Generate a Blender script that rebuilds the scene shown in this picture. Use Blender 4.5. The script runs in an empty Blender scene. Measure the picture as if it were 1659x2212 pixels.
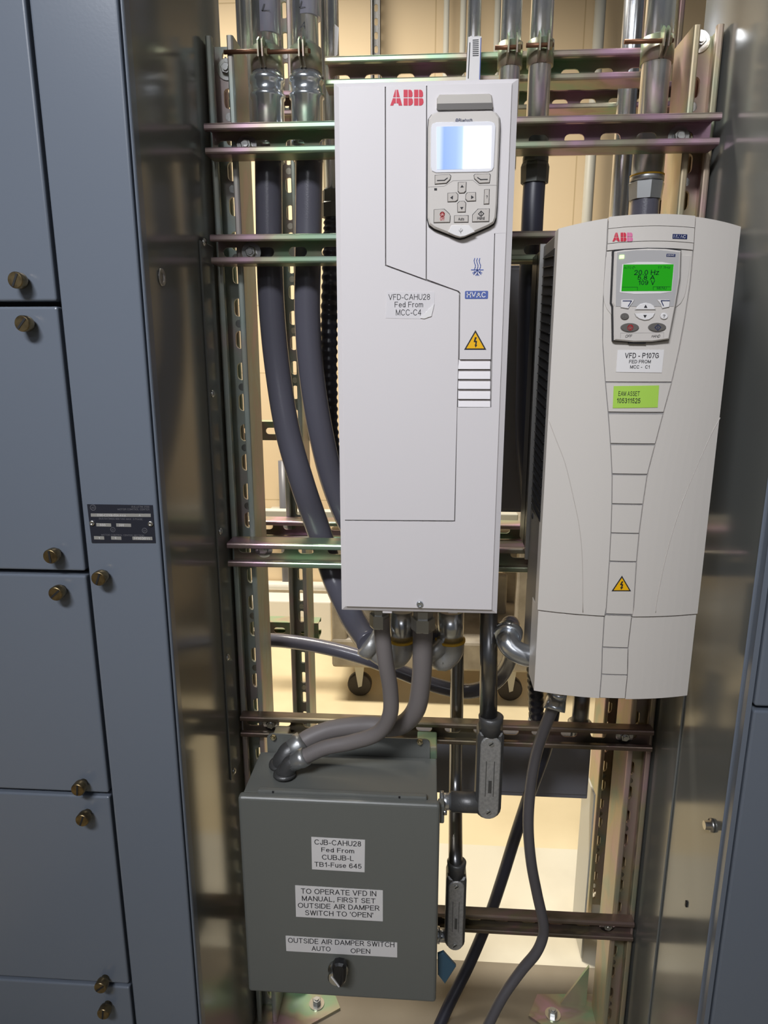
import bpy, bmesh, math, random
from mathutils import Vector, Matrix
random.seed(7)
S = bpy.context.scene
COL = S.collection
R = math.radians
# ------------------------------------------------------------ camera, world, lights, exposure
FPX, CX, CY = 1480.0, 829.5, 1106.0
PIT, YAW, CH = R(13.35), R(3.8), 1.35
cd = bpy.data.cameras.new('camera'); cam = bpy.data.objects.new('camera', cd); COL.objects.link(cam)
cd.sensor_fit = 'VERTICAL'; cd.sensor_height = 36; cd.lens = FPX/2212*36; cd.clip_start = .02
cam.location = (0, 0, CH); cam.rotation_euler = (math.pi/2-PIT, 0, YAW)
S.camera = cam
w = bpy.data.worlds.new('World'); S.world = w; w.use_nodes = True
w.node_tree.nodes['Background'].inputs[0].default_value = (.88, .92, 1.0, 1)
w.node_tree.nodes['Background'].inputs[1].default_value = .075
S.view_settings.view_transform = 'Standard'; S.view_settings.look = 'None'
S.view_settings.gamma = 1; S.view_settings.exposure = 0; S.view_settings.use_curve_mapping = False
def area(name, loc, tgt, sx, sy, power, col):
    l = bpy.data.lights.new(name, 'AREA'); l.shape = 'RECTANGLE'; l.size = sx; l.size_y = sy
    l.energy = power; l.color = col
    o = bpy.data.objects.new(name, l); COL.objects.link(o); o.location = loc
    o.rotation_euler = (Vector(tgt)-Vector(loc)).to_track_quat('-Z', 'Y').to_euler()
    return o
area('ceiling_lamp_front', (-.70, -1.25, 2.95), (-.12, .85, 1.38), .9, .3, 9.6, (.93, .95, 1.0)).data.spread = R(67)
area('ceiling_lamp_aisle', (-.30, -3.4, 2.85), (.0, .9, 1.3), 1.3, .35, 10, (.94, .95, 1.0))
area('ceiling_lamp_rear_room', (-.85, 2.0, 3.3), (-.85, 2.0, 0), 1.3, .35, 101, (1.0, .92, .80)).data.spread = R(148)

# ------------------------------------------------------------ geometry helpers
FW = Vector((-math.sin(YAW)*math.cos(PIT), math.cos(YAW)*math.cos(PIT), -math.sin(PIT)))
RT = Vector((math.cos(YAW), math.sin(YAW), 0)); UP = RT.cross(FW); C0 = Vector((0, 0, CH))
def ray(x, y): return FW + RT*((x-CX)/FPX) - UP*((y-CY)/FPX)
def at(x, y, Y):
    d = ray(x, y); return C0 + d*(Y/d.y)
def atx(x, y, X):
    d = ray(x, y); return C0 + d*(X/d.x)
def atz(x, y, Z):
    d = ray(x, y); return C0 + d*((Z-CH)/d.z)

class Flat:                      # a plane facing the aisle at depth Y; (u, v) = (X, Z)
    def __init__(s, Y): s.Y = Y
    def P(s, u, v, off=0): return Vector((u, s.Y-off, v))
    def uv(s, x, y):
        p = at(x, y, s.Y); return (p.x, p.z)
class Side:                      # a plane X = const; (u, v) = (Y, Z), outward along sgn
    def __init__(s, X, sgn): s.X = X; s.s = sgn
    def P(s, u, v, off=0): return Vector((s.X+s.s*off, u, v))
    def uv(s, x, y):
        p = atx(x, y, s.X); return (p.y, p.z)
class Bulge:                     # gently bowed front
    def __init__(s, xc, hw, Y, b): s.xc, s.hw, s.Y, s.b = xc, hw, Y, b
    def f(s, x): return s.Y - s.b*(1-((x-s.xc)/s.hw)**2)
    def P(s, u, v, off=0): return Vector((u, s.f(u)-off, v))
    def uv(s, x, y):
        Y = s.Y
        for _ in range(6):
            p = at(x, y, Y); Y = s.f(p.x)
        p = at(x, y, Y); return (p.x, p.z)

def catmull(pts, n=8):
    pts = [Vector(p) for p in pts]
    if len(pts) < 3: return pts
    P = [pts[0]*2-pts[1]] + pts + [pts[-1]*2-pts[-2]]
    out = []
    for i in range(1, len(P)-2):
        a, b, c, d = P[i-1:i+3]
        for k in range(n):
            t = k/n
            out.append(.5*((2*b)+(c-a)*t+(2*a-5*b+4*c-d)*t*t+(3*b-a-3*c+d)*t**3))
    out.append(pts[-1]); return out

def arc(cx, cy, rx, ry, a0, a1, n=9): return [(cx+rx*math.cos(R(a0+(a1-a0)*k/n)), cy+ry*math.sin(R(a0+(a1-a0)*k/n))) for k in range(n+1)]
_P = [(0, 0), (0, 1), (.36, 1)]+arc(.38, .74, .25, .26, 90, -90)+[(0, .48)]
_arch = lambda x, w: [(x, .46)]+arc(x+w/2, .46, w/2, .24, 180, 0)+[(x+w, 0)]
GL = {                               # plain sans lettering as centre lines: width, strokes
 'A': (.74, [[(0, 0), (.37, 1), (.74, 0)], [(.13, .34), (.61, .34)]]), 'B': (.66, [[(0, 0), (0, 1), (.38, 1)]+arc(.38, .77, .24, .23, 90, -90)+[(0, .54)], [(.38, .54)]+arc(.39, .27, .27, .27, 90, -90)+[(0, 0)]]),
 'C': (.74, [arc(.4, .5, .4, .5, 42, 318, 16)]), 'D': (.7, [[(0, 0), (0, 1), (.3, 1)]+arc(.3, .5, .4, .5, 90, -90, 12)+[(0, 0)]]), 'E': (.6, [[(.58, 1), (0, 1), (0, 0), (.6, 0)], [(0, .53), (.54, .53)]]),
 'F': (.56, [[(.56, 1), (0, 1), (0, 0)], [(0, .52), (.48, .52)]]), 'G': (.78, [arc(.4, .5, .4, .5, 42, 300, 16)+[(.78, .17), (.78, .47), (.44, .47)]]), 'H': (.68, [[(0, 0), (0, 1)], [(.68, 0), (.68, 1)], [(0, .53), (.68, .53)]]),
 'I': (.02, [[(0, 0), (0, 1)]]), 'J': (.44, [[(.44, 1), (.44, .26)]+arc(.22, .26, .22, .26, 0, -180)]), 'K': (.66, [[(0, 0), (0, 1)], [(.6, 1), (0, .38)], [(.2, .58), (.66, 0)]]), 'L': (.52, [[(0, 1), (0, 0), (.52, 0)]]),
 'M': (.78, [[(0, 0), (0, 1), (.39, .06), (.78, 1), (.78, 0)]]), 'N': (.68, [[(0, 0), (0, 1), (.68, 0), (.68, 1)]]), 'O': (.84, [arc(.42, .5, .42, .5, 0, 360, 22)]), 'P': (.62, [_P]), 'R': (.68, [_P, [(.34, .48), (.68, 0)]]),
 'S': (.64, [arc(.32, .755, .28, .245, 22, 270, 10)+arc(.32, .26, .31, .26, 88, -158, 10)]), 'T': (.68, [[(0, 1), (.68, 1)], [(.34, 1), (.34, 0)]]), 'U': (.68, [[(0, 1), (0, .33)]+arc(.34, .33, .34, .33, 180, 360)+[(.68, 1)]]),
 'V': (.72, [[(0, 1), (.36, 0), (.72, 1)]]), 'W': (1.0, [[(0, 1), (.26, 0), (.5, 1), (.74, 0), (1, 1)]]), 'X': (.68, [[(0, 0), (.68, 1)], [(0, 1), (.68, 0)]]), 'Y': (.68, [[(0, 1), (.34, .45), (.68, 1)], [(.34, .45), (.34, 0)]]), 'Z': (.64, [[(.02, 1), (.62, 1), (0, 0), (.64, 0)]]),
 '0': (.52, [arc(.26, .5, .26, .5, 0, 360, 20)]), '1': (.36, [[(.06, .74), (.3, 1), (.3, 0)]]), '2': (.54, [arc(.27, .73, .26, .27, 168, -28)+[(0, 0), (.54, 0)]]), '3': (.52, [arc(.25, .765, .23, .235, 160, -90), arc(.25, .265, .27, .265, 90, -162)]),
 '4': (.56, [[(.42, 0), (.42, 1), (0, .3), (.56, .3)]]), '5': (.54, [[(.48, 1), (.1, 1), (.05, .5)]+arc(.26, .33, .28, .33, 128, -158)]), '6': (.54, [arc(.27, .31, .26, .31, 0, 360, 18), [(.48, .82)]+arc(.3, .6, .29, .4, 60, 180)+[(.01, .35)]]),
 '7': (.52, [[(0, 1), (.52, 1), (.2, 0)]]), '8': (.52, [arc(.26, .765, .22, .235, 0, 360, 16), arc(.26, .265, .26, .265, 0, 360, 16)]), '9': (.54, [arc(.27, .69, .26, .31, 0, 360, 18), [(.06, .18)]+arc(.24, .4, .29, .4, 240, 360)+[(.53, .65)]]),
 '-': (.28, [[(0, .36), (.28, .36)]]), '.': (.04, [[(0, 0), (.03, 0)]]), ',': (.08, [[(.06, .1), (.06, 0), (.01, -.15)]]), "'": (.02, [[(0, 1), (0, .76)]]), '?': (.46, [arc(.22, .76, .22, .24, 172, -50)+[(.22, .42), (.22, .27)], [(.22, 0), (.25, 0)]]),
 'a': (.46, [arc(.23, .35, .22, .35, 0, 360, 16), [(.46, .7), (.46, 0)]]), 'd': (.46, [arc(.23, .35, .22, .35, 0, 360, 16), [(.46, 1), (.46, 0)]]), 'e': (.5, [[(.02, .38), (.5, .38)]+arc(.25, .35, .25, .35, 5, 318, 14)]), 'f': (.3, [[(.12, 0), (.12, .82), (.2, 1), (.3, 1)], [(0, .7), (.28, .7)]]),
 'h': (.44, [[(0, 0), (0, 1)], _arch(0, .44)]), 'i': (.02, [[(0, 0), (0, .7)], [(0, .97), (0, 1)]]), 'l': (.02, [[(0, 0), (0, 1)]]), 'm': (.72, [[(0, 0), (0, .7)], _arch(0, .36), _arch(.36, .36)]), 'n': (.44, [[(0, 0), (0, .7)], _arch(0, .44)]),
 'o': (.5, [arc(.25, .35, .25, .35, 0, 360, 16)]), 'r': (.26, [[(0, 0), (0, .7)], [(0, .44)]+arc(.22, .46, .22, .24, 180, 75, 5)]), 's': (.42, [arc(.21, .53, .19, .17, 22, 270, 8)+arc(.21, .18, .21, .18, 88, -158, 8)]), 't': (.28, [[(.12, .95), (.12, .12), (.18, 0), (.28, 0)], [(0, .7), (.28, .7)]]),
 'u': (.44, [[(0, .7), (0, .24)]+arc(.22, .24, .22, .24, 180, 360)+[(.44, .7)], [(.44, .7), (.44, 0)]]), 'z': (.42, [[(0, .7), (.42, .7), (0, 0), (.42, 0)]])}
FONT_CACHE = {}
def glyphs(s, bold):
    """flat lettering as vertices and faces; bold adds to the stroke width"""
    k = (s, bold)
    if k in FONT_CACHE: return FONT_CACHE[k]
    sw = .118+bold*4; vs, fs = [], []; x = 0
    for ch in s:
        if ch == ' ': x += .42; continue
        wd, strokes = GL[ch]
        parts = []
        for st in strokes:                    # sharp corners start a new stroke
            q = [Vector(c) for c in st]; cur = [q[0]]
            for a in range(1, len(q)):
                cur.append(q[a])
                if a < len(q)-1 and (q[a]-q[a-1]).normalized().dot((q[a+1]-q[a]).normalized()) < .35: parts.append(cur); cur = [q[a]]
            parts.append(cur)
        for p in parts:
            n = len(p)
            closed = (p[0]-p[-1]).length < 1e-4
            d0 = (p[1]-p[0]).normalized(); d1 = (p[-1]-p[-2]).normalized()
            if not closed: p[0] = p[0]-d0*sw*.5; p[-1] = p[-1]+d1*sw*.5
            b = len(vs)
            for i in range(n):
                da = (p[i]-p[i-1]).normalized() if i else ((p[-1]-p[-2]).normalized() if closed else (p[1]-p[0]).normalized())
                db = (p[i+1]-p[i]).normalized() if i < n-1 else ((p[1]-p[0]).normalized() if closed else da)
                na, nb = Vector((-da.y, da.x)), Vector((-db.y, db.x)); m = na+nb
                m = m/max(.5, m.dot(na)) if m.length > .3 else na
                for sg in (1, -1): q = p[i]+m*sw*.5*sg; vs.append((x+q.x, q.y))
            for i in range(n-1): fs.append((b+2*i, b+2*i+2, b+2*i+3, b+2*i+1))
        x += wd+.26+bold*3
    FONT_CACHE[k] = (vs, fs); return FONT_CACHE[k]

class MB:
    def __init__(s): s.bm = bmesh.new(); s.mats = []
    def mi(s, m):
        if m not in s.mats: s.mats.append(m)
        return s.mats.index(m)
    def fin(s, m, smooth=False):
        i = s.mi(m)
        for f in s.bm.faces:
            if not f.tag: f.tag = True; f.material_index = i; f.smooth = smooth
    def face(s, pts, m, smooth=False):
        try: s.bm.faces.new([s.bm.verts.new(p) for p in pts])
        except ValueError: pass
        s.fin(m, smooth)
    def box(s, x0, x1, y0, y1, z0, z1, m, bev=0, seg=2):
        r = bmesh.ops.create_cube(s.bm, size=1)
        for v in r['verts']:
            v.co = Vector(((x0+x1)/2+v.co.x*(x1-x0), (y0+y1)/2+v.co.y*(y1-y0), (z0+z1)/2+v.co.z*(z1-z0)))
        if bev:
            es = list({e for v in r['verts'] for e in v.link_edges})
            bmesh.ops.bevel(s.bm, geom=es, offset=bev, segments=seg, affect='EDGES', profile=.5)
        s.fin(m); return s
    def obox(s, c, ax, ay, az, m, bev=0):          # oriented box: centre + three half-axis vectors
        r = bmesh.ops.create_cube(s.bm, size=2); c = Vector(c)
        for v in r['verts']: v.co = c+Vector(ax)*v.co.x+Vector(ay)*v.co.y+Vector(az)*v.co.z
        if bev:
            es = list({e for v in r['verts'] for e in v.link_edges})
            bmesh.ops.bevel(s.bm, geom=es, offset=bev, segments=2, affect='EDGES', profile=.5)
        s.fin(m); return s
    def prism(s, poly, P, o0, o1, m, cham=0):      # polygon on a surface, from offset o0 out to o1
        n = len(poly); bm = s.bm
        def lay(pl, o): return [bm.verts.new(P(u, v, o)) for u, v in pl]
        a = lay(poly, o0)
        if cham:
            cx = sum(p[0] for p in poly)/n; cy = sum(p[1] for p in poly)/n
            area_ = sum(poly[i][0]*poly[(i+1)%n][1]-poly[(i+1)%n][0]*poly[i][1] for i in range(n))
            sg = 1 if area_ > 0 else -1
            ins = []
            for i in range(n):
                p0, p1, p2 = Vector(poly[i-1]), Vector(poly[i]), Vector(poly[(i+1)%n])
                d1 = (p1-p0).normalized(); d2 = (p2-p1).normalized()
                n1 = Vector((-d1.y, d1.x))*sg; n2 = Vector((-d2.y, d2.x))*sg
                b = n1+n2; b = b/max(.4, b.dot(n1)) if b.length > 1e-6 else n1
                q = p1+b*cham; ins.append((q.x, q.y))
            b_ = lay(poly, o1-cham); c = lay(ins, o1); rings = [a, b_, c]
        else: rings = [a, lay(poly, o1)]
        for k in range(len(rings)-1):
            for i in range(n):
                bm.faces.new([rings[k][i], rings[k][(i+1)%n], rings[k+1][(i+1)%n], rings[k+1][i]])
        bm.faces.new(rings[-1]); bm.faces.new(list(reversed(a)))
        s.fin(m); return s
    def grid(s, rows, m, smooth=True, closed=False):
        V = [[s.bm.verts.new(p) for p in r] for r in rows]
        for i in range(len(V)-1):
            k = len(V[i])
            for j in range(k if closed else k-1):
                s.bm.faces.new([V[i][j], V[i][(j+1) % k], V[i+1][(j+1) % k], V[i+1][j]])
        s.fin(m, smooth); return V
    def tube(s, pts, r, m, seg=18, caps=True, smooth=True, rib=None):
        pts = [Vector(p) for p in pts]; n = len(pts); rows = []
        t0 = (pts[1]-pts[0]).normalized()
        nrm = t0.orthogonal().normalized()
        for i, p in enumerate(pts):
            t = (pts[min(i+1, n-1)]-pts[max(i-1, 0)]).normalized()
            nrm = (nrm - t*nrm.dot(t)).normalized(); bn = t.cross(nrm)
            rr = r(i/(n-1)) if callable(r) else r
            if rib: rr += rib[1]*(1 if (i % rib[0]) < rib[0]/2 else -1)
            rows.append([p+(nrm*math.cos(a)+bn*math.sin(a))*rr for a in [2*math.pi*k/seg for k in range(seg)]])
        V = s.grid(rows, m, smooth, closed=True)
        if caps:
            s.bm.faces.new(list(reversed(V[0]))); s.bm.faces.new(V[-1]); s.fin(m)
        return s
    def lathe(s, prof, o, axis, m, seg=24, smooth=True, phase=0):   # prof: (distance along axis, radius)
        ax = Vector(axis).normalized(); e = ax.orthogonal().normalized(); f = ax.cross(e); o = Vector(o)
        rows = [[o+ax*d+(e*math.cos(a)+f*math.sin(a))*r for a in [2*math.pi*k/seg+phase for k in range(seg)]] for d, r in prof]
        V = s.grid(rows, m, smooth, closed=True)
        s.bm.faces.new(list(reversed(V[0]))); s.bm.faces.new(V[-1]); s.fin(m); return s
    def text(s, txt, P, x0, x1, y0, y1, m, off=.0004, bold=0.0, skew=0, slant=0):   # fitted into a (u, v) box
        vs, fs = glyphs(txt, bold)
        a0, a1 = min(v[0] for v in vs), max(v[0] for v in vs); b0, b1 = -.06, 1.06
        bv = []
        for a, b in vs:
            t = (a-a0)/(a1-a0); q = (b-b0)/(b1-b0)
            bv.append(s.bm.verts.new(P(x0+(x1-x0)*t+slant*(q-.5)*(y1-y0), y0+(y1-y0)*q+skew*t, off)))
        for f in fs:
            try: s.bm.faces.new([bv[i] for i in f])
            except ValueError: pass
        s.fin(m); return s
    def ptext(s, txt, sf, xl, yt, xr, yb, m, off=.0004, bold=0.0, skew=0, slant=0):  # box given on the photo
        u0, v1 = sf.uv(xl, yt); u1, _ = sf.uv(xr, yt); _, v0 = sf.uv(xl, yb)
        _, v1r = sf.uv(xr, yt+skew)
        return s.text(txt, sf.P, u0, u1, v0, v1, m, off, bold, skew=v1r-v1 if skew else 0, slant=slant)
    def quad(s, sf, pts, m, off=.0004, n=12):        # thin label following a bowed surface; four photo corners, clockwise from top left
        a, b, c, d = [Vector(sf.uv(x, y)) for x, y in pts]
        def lay(o): return [[sf.P(*((a+(b-a)*i/n)*(1-j)+(d+(c-d)*i/n)*j), o) for i in range(n+1)] for j in (0, 1)]
        q0, q1 = lay(0), lay(off); s.grid(q1, m, False)
        ring = lambda q: q[0]+list(reversed(q[1])); s.grid([ring(q0), ring(q1)], m, False, True); return s
    def strip(s, path, sf, wd, m, o0=0, o1=.0004, closed=False):     # a line of width wd drawn on a surface
        pts = [Vector(p) for p in path]; n = len(pts)
        for i in range(n if closed else n-1):
            a, b = pts[i], pts[(i+1) % n]; d = (b-a)
            if d.length < 1e-7: continue
            d.normalize(); q = Vector((-d.y, d.x))*wd/2; e = d*wd*.3
            s.prism([tuple(a-e-q), tuple(b+e-q), tuple(b+e+q), tuple(a-e+q)], sf.P, o0, o1, m)
        return s
    def build(s, name, parent=None, label=None):
        bm = s.bm
        bmesh.ops.recalc_face_normals(bm, faces=bm.faces)
        if parent is not None: org = ORG[parent.name]
        else:
            xs = [v.co for v in bm.verts]
            org = Vector(((min(v.x for v in xs)+max(v.x for v in xs))/2, (min(v.y for v in xs)+max(v.y for v in xs))/2, min(v.z for v in xs)))
        for v in bm.verts: v.co -= org
        me = bpy.data.meshes.new(name); bm.to_mesh(me); bm.free()
        for m in s.mats: me.materials.append(m)
        o = bpy.data.objects.new(name, me); COL.objects.link(o)
        if parent is not None: o.parent = parent
        else: o.location = org
        ORG[o.name] = org
        if label: o['label'] = label
        return o
ORG = {}
def thing(name, loc, label, cat, group=None):
    o = bpy.data.objects.new(name, None); COL.objects.link(o); o.location = loc; o.empty_display_size = .02
    ORG[o.name] = Vector(loc); tag(o, label, cat, group); return o
def tag(o, label, cat, group=None):
    o['label'] = label; o['category'] = cat
    if group: o['group'] = group
    return o
def struct(o): o['kind'] = 'structure'; return o
def pix(sf, pts): return [sf.uv(x, y) for x, y in pts]
def rrect(x0, y0, x1, y1, r, n=4):
    out = []
    for cx, cy, a0 in ((x1-r, y0+r, -90), (x1-r, y1-r, 0), (x0+r, y1-r, 90), (x0+r, y0+r, 180)):
        for k in range(n+1):
            a = R(a0+90*k/n); out.append((cx+r*math.cos(a), cy+r*math.sin(a)))
    return out
def ell(cx, cy, rx, ry, n=28): return [(cx+rx*math.cos(2*math.pi*k/n), cy+ry*math.sin(2*math.pi*k/n)) for k in range(n)]

# ------------------------------------------------------------ materials
def srgb(r, g, b):
    f = lambda c: c/255/12.92 if c/255 <= .04045 else ((c/255+.055)/1.055)**2.4
    return (f(r), f(g), f(b), 1)
def mat(name, col, rough=.5, metal=0, spec=.5, noise=None, bump=None, emit=None, coat=0):
    m = bpy.data.materials.new(name); m.use_nodes = True; nt = m.node_tree; b = nt.nodes['Principled BSDF']
    col = tuple(col)+(1,) if len(col) == 3 else col
    b.inputs['Base Color'].default_value = col; b.inputs['Roughness'].default_value = rough
    b.inputs['Metallic'].default_value = metal; b.inputs['Specular IOR Level'].default_value = spec
    b.inputs['Coat Weight'].default_value = coat; b.inputs['Coat Roughness'].default_value = .06
    if emit: b.inputs['Emission Color'].default_value = tuple(emit[0])+(1,) if len(emit[0]) == 3 else emit[0]; b.inputs['Emission Strength'].default_value = emit[1]
    if noise or bump: tc = nt.nodes.new('ShaderNodeTexCoord')
    if noise:                     # (scale, second colour, lo, hi)
        n = nt.nodes.new('ShaderNodeTexNoise'); n.inputs['Scale'].default_value = noise[0]; n.inputs['Detail'].default_value = 4
        rp = nt.nodes.new('ShaderNodeValToRGB'); rp.color_ramp.elements[0].position = noise[2]; rp.color_ramp.elements[1].position = noise[3]
        rp.color_ramp.elements[0].color = col; rp.color_ramp.elements[1].color = tuple(noise[1])[:3]+(1,)
        nt.links.new(tc.outputs['Object'], n.inputs['Vector']); nt.links.new(n.outputs['Fac'], rp.inputs[0]); nt.links.new(rp.outputs[0], b.inputs['Base Color'])
    if bump:                      # (scale, strength)
        n2 = nt.nodes.new('ShaderNodeTexNoise'); n2.inputs['Scale'].default_value = bump[0]; n2.inputs['Detail'].default_value = 2
        bp = nt.nodes.new('ShaderNodeBump'); bp.inputs['Strength'].default_value = bump[1]; bp.inputs['Distance'].default_value = .001
        nt.links.new(tc.outputs['Object'], n2.inputs['Vector']); nt.links.new(n2.outputs['Fac'], bp.inputs['Height']); nt.links.new(bp.outputs[0], b.inputs['Normal'])
    return m
def zinc(name, cols, rough=.36, metal=.6):   # dichromate-plated steel whose tint drifts along the bar
    m = mat(name, cols[0], rough, metal); nt = m.node_tree; b = nt.nodes['Principled BSDF']
    tc = nt.nodes.new('ShaderNodeTexCoord'); mp = nt.nodes.new('ShaderNodeMapping'); mp.inputs['Scale'].default_value = (5, 9, 5)
    n = nt.nodes.new('ShaderNodeTexNoise'); n.inputs['Scale'].default_value = 1.6; n.inputs['Detail'].default_value = 3; n.inputs['Distortion'].default_value = .6
    rp = nt.nodes.new('ShaderNodeValToRGB'); el = rp.color_ramp.elements
    ps = (.28, .40, .48, .56, .65, .75)
    el[0].position = ps[0]; el[0].color = tuple(cols[0])+(1,); el[1].position = ps[-1]; el[1].color = tuple(cols[-1])+(1,)
    for p, c in zip(ps[1:-1], cols[1:-1]): e = el.new(p); e.color = tuple(c)+(1,)
    nt.links.new(tc.outputs['Object'], mp.inputs[0]); nt.links.new(mp.outputs[0], n.inputs['Vector'])
    nt.links.new(n.outputs['Fac'], rp.inputs[0]); nt.links.new(rp.outputs[0], b.inputs['Base Color']); return m
M = {}
M['plastic'] = mat('drive_plastic', srgb(226, 221, 222), .42, bump=(900, .03))
M['plastic2'] = mat('bowed_drive_plastic', srgb(216, 210, 203), .42, bump=(900, .03))
M['padgrey'] = mat('keypad_grey', srgb(214, 208, 202), .4)
M['button'] = mat('button_grey', srgb(200, 193, 186), .45)
M['handle'] = mat('handle_grey', srgb(196, 190, 182), .45)
M['gap'] = mat('painted_gap_shadow', srgb(40, 40, 44), .7)  # dark outline painting the shadow around keypads and buttons
M['groove'] = mat('groove_grey', srgb(150, 147, 146), .6)
M['mcc'] = mat('blue_grey_enamel', srgb(112, 120, 132), .24, spec=.5, bump=(260, .035))
M['mccside'] = mat('side_panel_enamel', srgb(114, 116, 113), .15, spec=.5, bump=(120, .015))
M['boxgrey'] = mat('box_grey_enamel', srgb(112, 114, 110), .32, bump=(300, .03))
M['darkgrey'] = mat('dark_grey_enamel', srgb(118, 119, 126), .35)
M['black'] = mat('black_plastic', (.012, .012, .014), .35)
M['matblack'] = mat('matt_black', (.015, .015, .017), .6)
M['ink'] = mat('black_ink', srgb(34, 34, 40), .6)
M['red'] = mat('logo_red', srgb(212, 36, 66), .5)
M['redfade'] = mat('faded_logo_pink', srgb(225, 120, 165), .5)
M['redink'] = mat('red_ink', srgb(205, 50, 55), .5)
M['navy'] = mat('navy_ink', srgb(28, 42, 92), .5)
M['blue'] = mat('badge_blue', srgb(84, 104, 172), .5)
M['white'] = mat('sticker_white', srgb(236, 233, 232), .4)
M['whitegloss'] = mat('clear_label_white', srgb(228, 224, 226), .2)
M['lime'] = mat('lime_sticker', srgb(178, 222, 92), .35)
M['yellow'] = mat('warning_yellow', srgb(250, 190, 10), .45)
M['zinc'] = zinc('dichromate_zinc', [(.30, .40, .33), (.29, .42, .27), (.40, .38, .27), (.36, .29, .24), (.48, .31, .38), (.52, .32, .45)])
M['zincshaded'] = zinc('shaded_brown_zinc', [(.17, .17, .11), (.20, .17, .11), (.16, .13, .09), (.22, .17, .13), (.25, .17, .15), (.22, .19, .12)], .4, .7)  # brown plating, with the drives' shade over the lowest channels put into its colour
M['zincgreen'] = zinc('greenish_zinc', [(.40, .50, .44), (.48, .54, .50), (.46, .49, .42), (.50, .46, .42), (.56, .46, .45), (.56, .43, .46)], .45, .5)
M['zincpink'] = zinc('pinkish_gold_zinc', [(.32, .38, .26), (.40, .38, .26), (.46, .38, .24), (.46, .36, .28), (.50, .34, .32), (.50, .33, .36)], .45, .5)
M['bolt'] = mat('bright_zinc', (.72, .72, .70), .25, 1)
M['goldbolt'] = mat('yellow_zinc_bolt', (.52, .44, .26), .32, 1)
M['rust'] = mat('rusty_bolt', (.24, .12, .07), .5, .8)
M['galv'] = mat('galvanised_steel', (.80, .83, .87), .24, .88, noise=(9, (.50, .52, .55), .35, .7), bump=(60, .04))
M['chromezinc'] = mat('plated_coupling', (.72, .76, .80), .2, .9)
M['cast'] = mat('cast_zinc', (.50, .50, .49), .42, .6, bump=(220, .3))
M['castdark'] = mat('cast_iron_grey', (.13, .13, .13), .42, .6, bump=(380, .2))
M['castlid'] = mat('rough_cast_lid', (.44, .43, .42), .5, .5, bump=(420, .4), noise=(220, (.33, .33, .32), .35, .7))
M['darkpipe'] = mat('dull_steel_pipe', (.30, .30, .31), .28, 1, noise=(12, (.20, .20, .21), .4, .7))
M['hose'] = mat('charcoal_hose', srgb(88, 87, 97), .24, bump=(500, .12))
M['blackhose'] = mat('black_corrugated', srgb(30, 31, 40), .3)
M['greyhose'] = mat('grey_hose', srgb(124, 118, 117), .5, bump=(500, .1))
M['cable'] = mat('grey_cable', srgb(92, 89, 92), .4)
M['navycable'] = mat('dark_cable', srgb(46, 47, 58), .4)
M['nut'] = mat('dull_nut', (.50, .51, .51), .36, .8)
M['nutdark'] = mat('grey_green_nut', (.14, .145, .13), .45, .7)
M['yring'] = mat('yellow_seal', srgb(222, 176, 50), .5)
M['brass'] = mat('aged_brass', (.33, .25, .13), .35, 1, noise=(120, (.16, .12, .07), .4, .7))
M['plate'] = mat('nameplate_navy', srgb(38, 40, 50), .4)
M['platefield'] = mat('nameplate_field', srgb(150, 148, 142), .5)
M['plateink'] = mat('nameplate_ink', srgb(120, 120, 126), .5)
M['steel'] = mat('bare_steel', (.55, .54, .52), .35, 1)
M['chassis'] = mat('drive_chassis', srgb(104, 100, 96), .5)
M['blueplastic'] = mat('teal_blue_tag', srgb(60, 92, 112), .35)
M['wood'] = mat('grey_cart_plastic', srgb(168, 160, 146), .65, noise=(14, srgb(140, 132, 118), .35, .7))
M['tyre'] = mat('dark_tyre', srgb(52, 46, 42), .6)
M['lcdframe'] = mat('keypad_window', srgb(186, 184, 184), .12)
M['tape'] = mat('lilac_grey_wrap', srgb(196, 196, 216), .2, .3)
M['pvc'] = mat('white_insulation', srgb(235, 232, 222), .5)
M['palesteel'] = mat('pale_grey_enamel', srgb(196, 194, 182), .45)
M['floorpad'] = mat('pad_grey', srgb(146, 136, 118), .6, noise=(5, srgb(128, 118, 100), .3, .7))
def screen_mat():
    m = bpy.data.materials.new('backlit_display_glare'); m.use_nodes = True; nt = m.node_tree; b = nt.nodes['Principled BSDF']
    b.inputs['Roughness'].default_value = .35; b.inputs['Base Color'].default_value = (.1, .12, .16, 1)
    tc = nt.nodes.new('ShaderNodeTexCoord'); sp = nt.nodes.new('ShaderNodeSeparateXYZ'); rp = nt.nodes.new('ShaderNodeValToRGB')
    el = rp.color_ramp.elements; el[0].position = .06; el[0].color = (.62, .74, .97, 1); el[1].position = .52; el[1].color = (1.25, 1.25, 1.25, 1)  # backlight colours, with a white ceiling lamp reflection painted into the right half
    for p, c in ((.14, (.24, .40, .82, 1)), (.36, (.33, .50, .88, 1)), (.47, (.5, .68, .95, 1))): e = el.new(p); e.color = c
    nt.links.new(tc.outputs['Generated'], sp.inputs[0]); nt.links.new(sp.outputs['X'], rp.inputs[0]); nt.links.new(rp.outputs[0], b.inputs['Emission Color'])
    b.inputs['Emission Strength'].default_value = 1.0; return m
M['screen'] = screen_mat()
M['bezel'] = mat('clear_bezel', srgb(238, 238, 244), .3)
M['lcd'] = mat('green_display', (.01, .06, .005), .2, emit=((.012, .33, .008), .85))
M['lcdtext'] = mat('display_segments', (.004, .05, .02), .3)
M['led'] = mat('green_led', (.2, .5, .05), .3, emit=((.55, 1.0, .25), 3.0))

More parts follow.
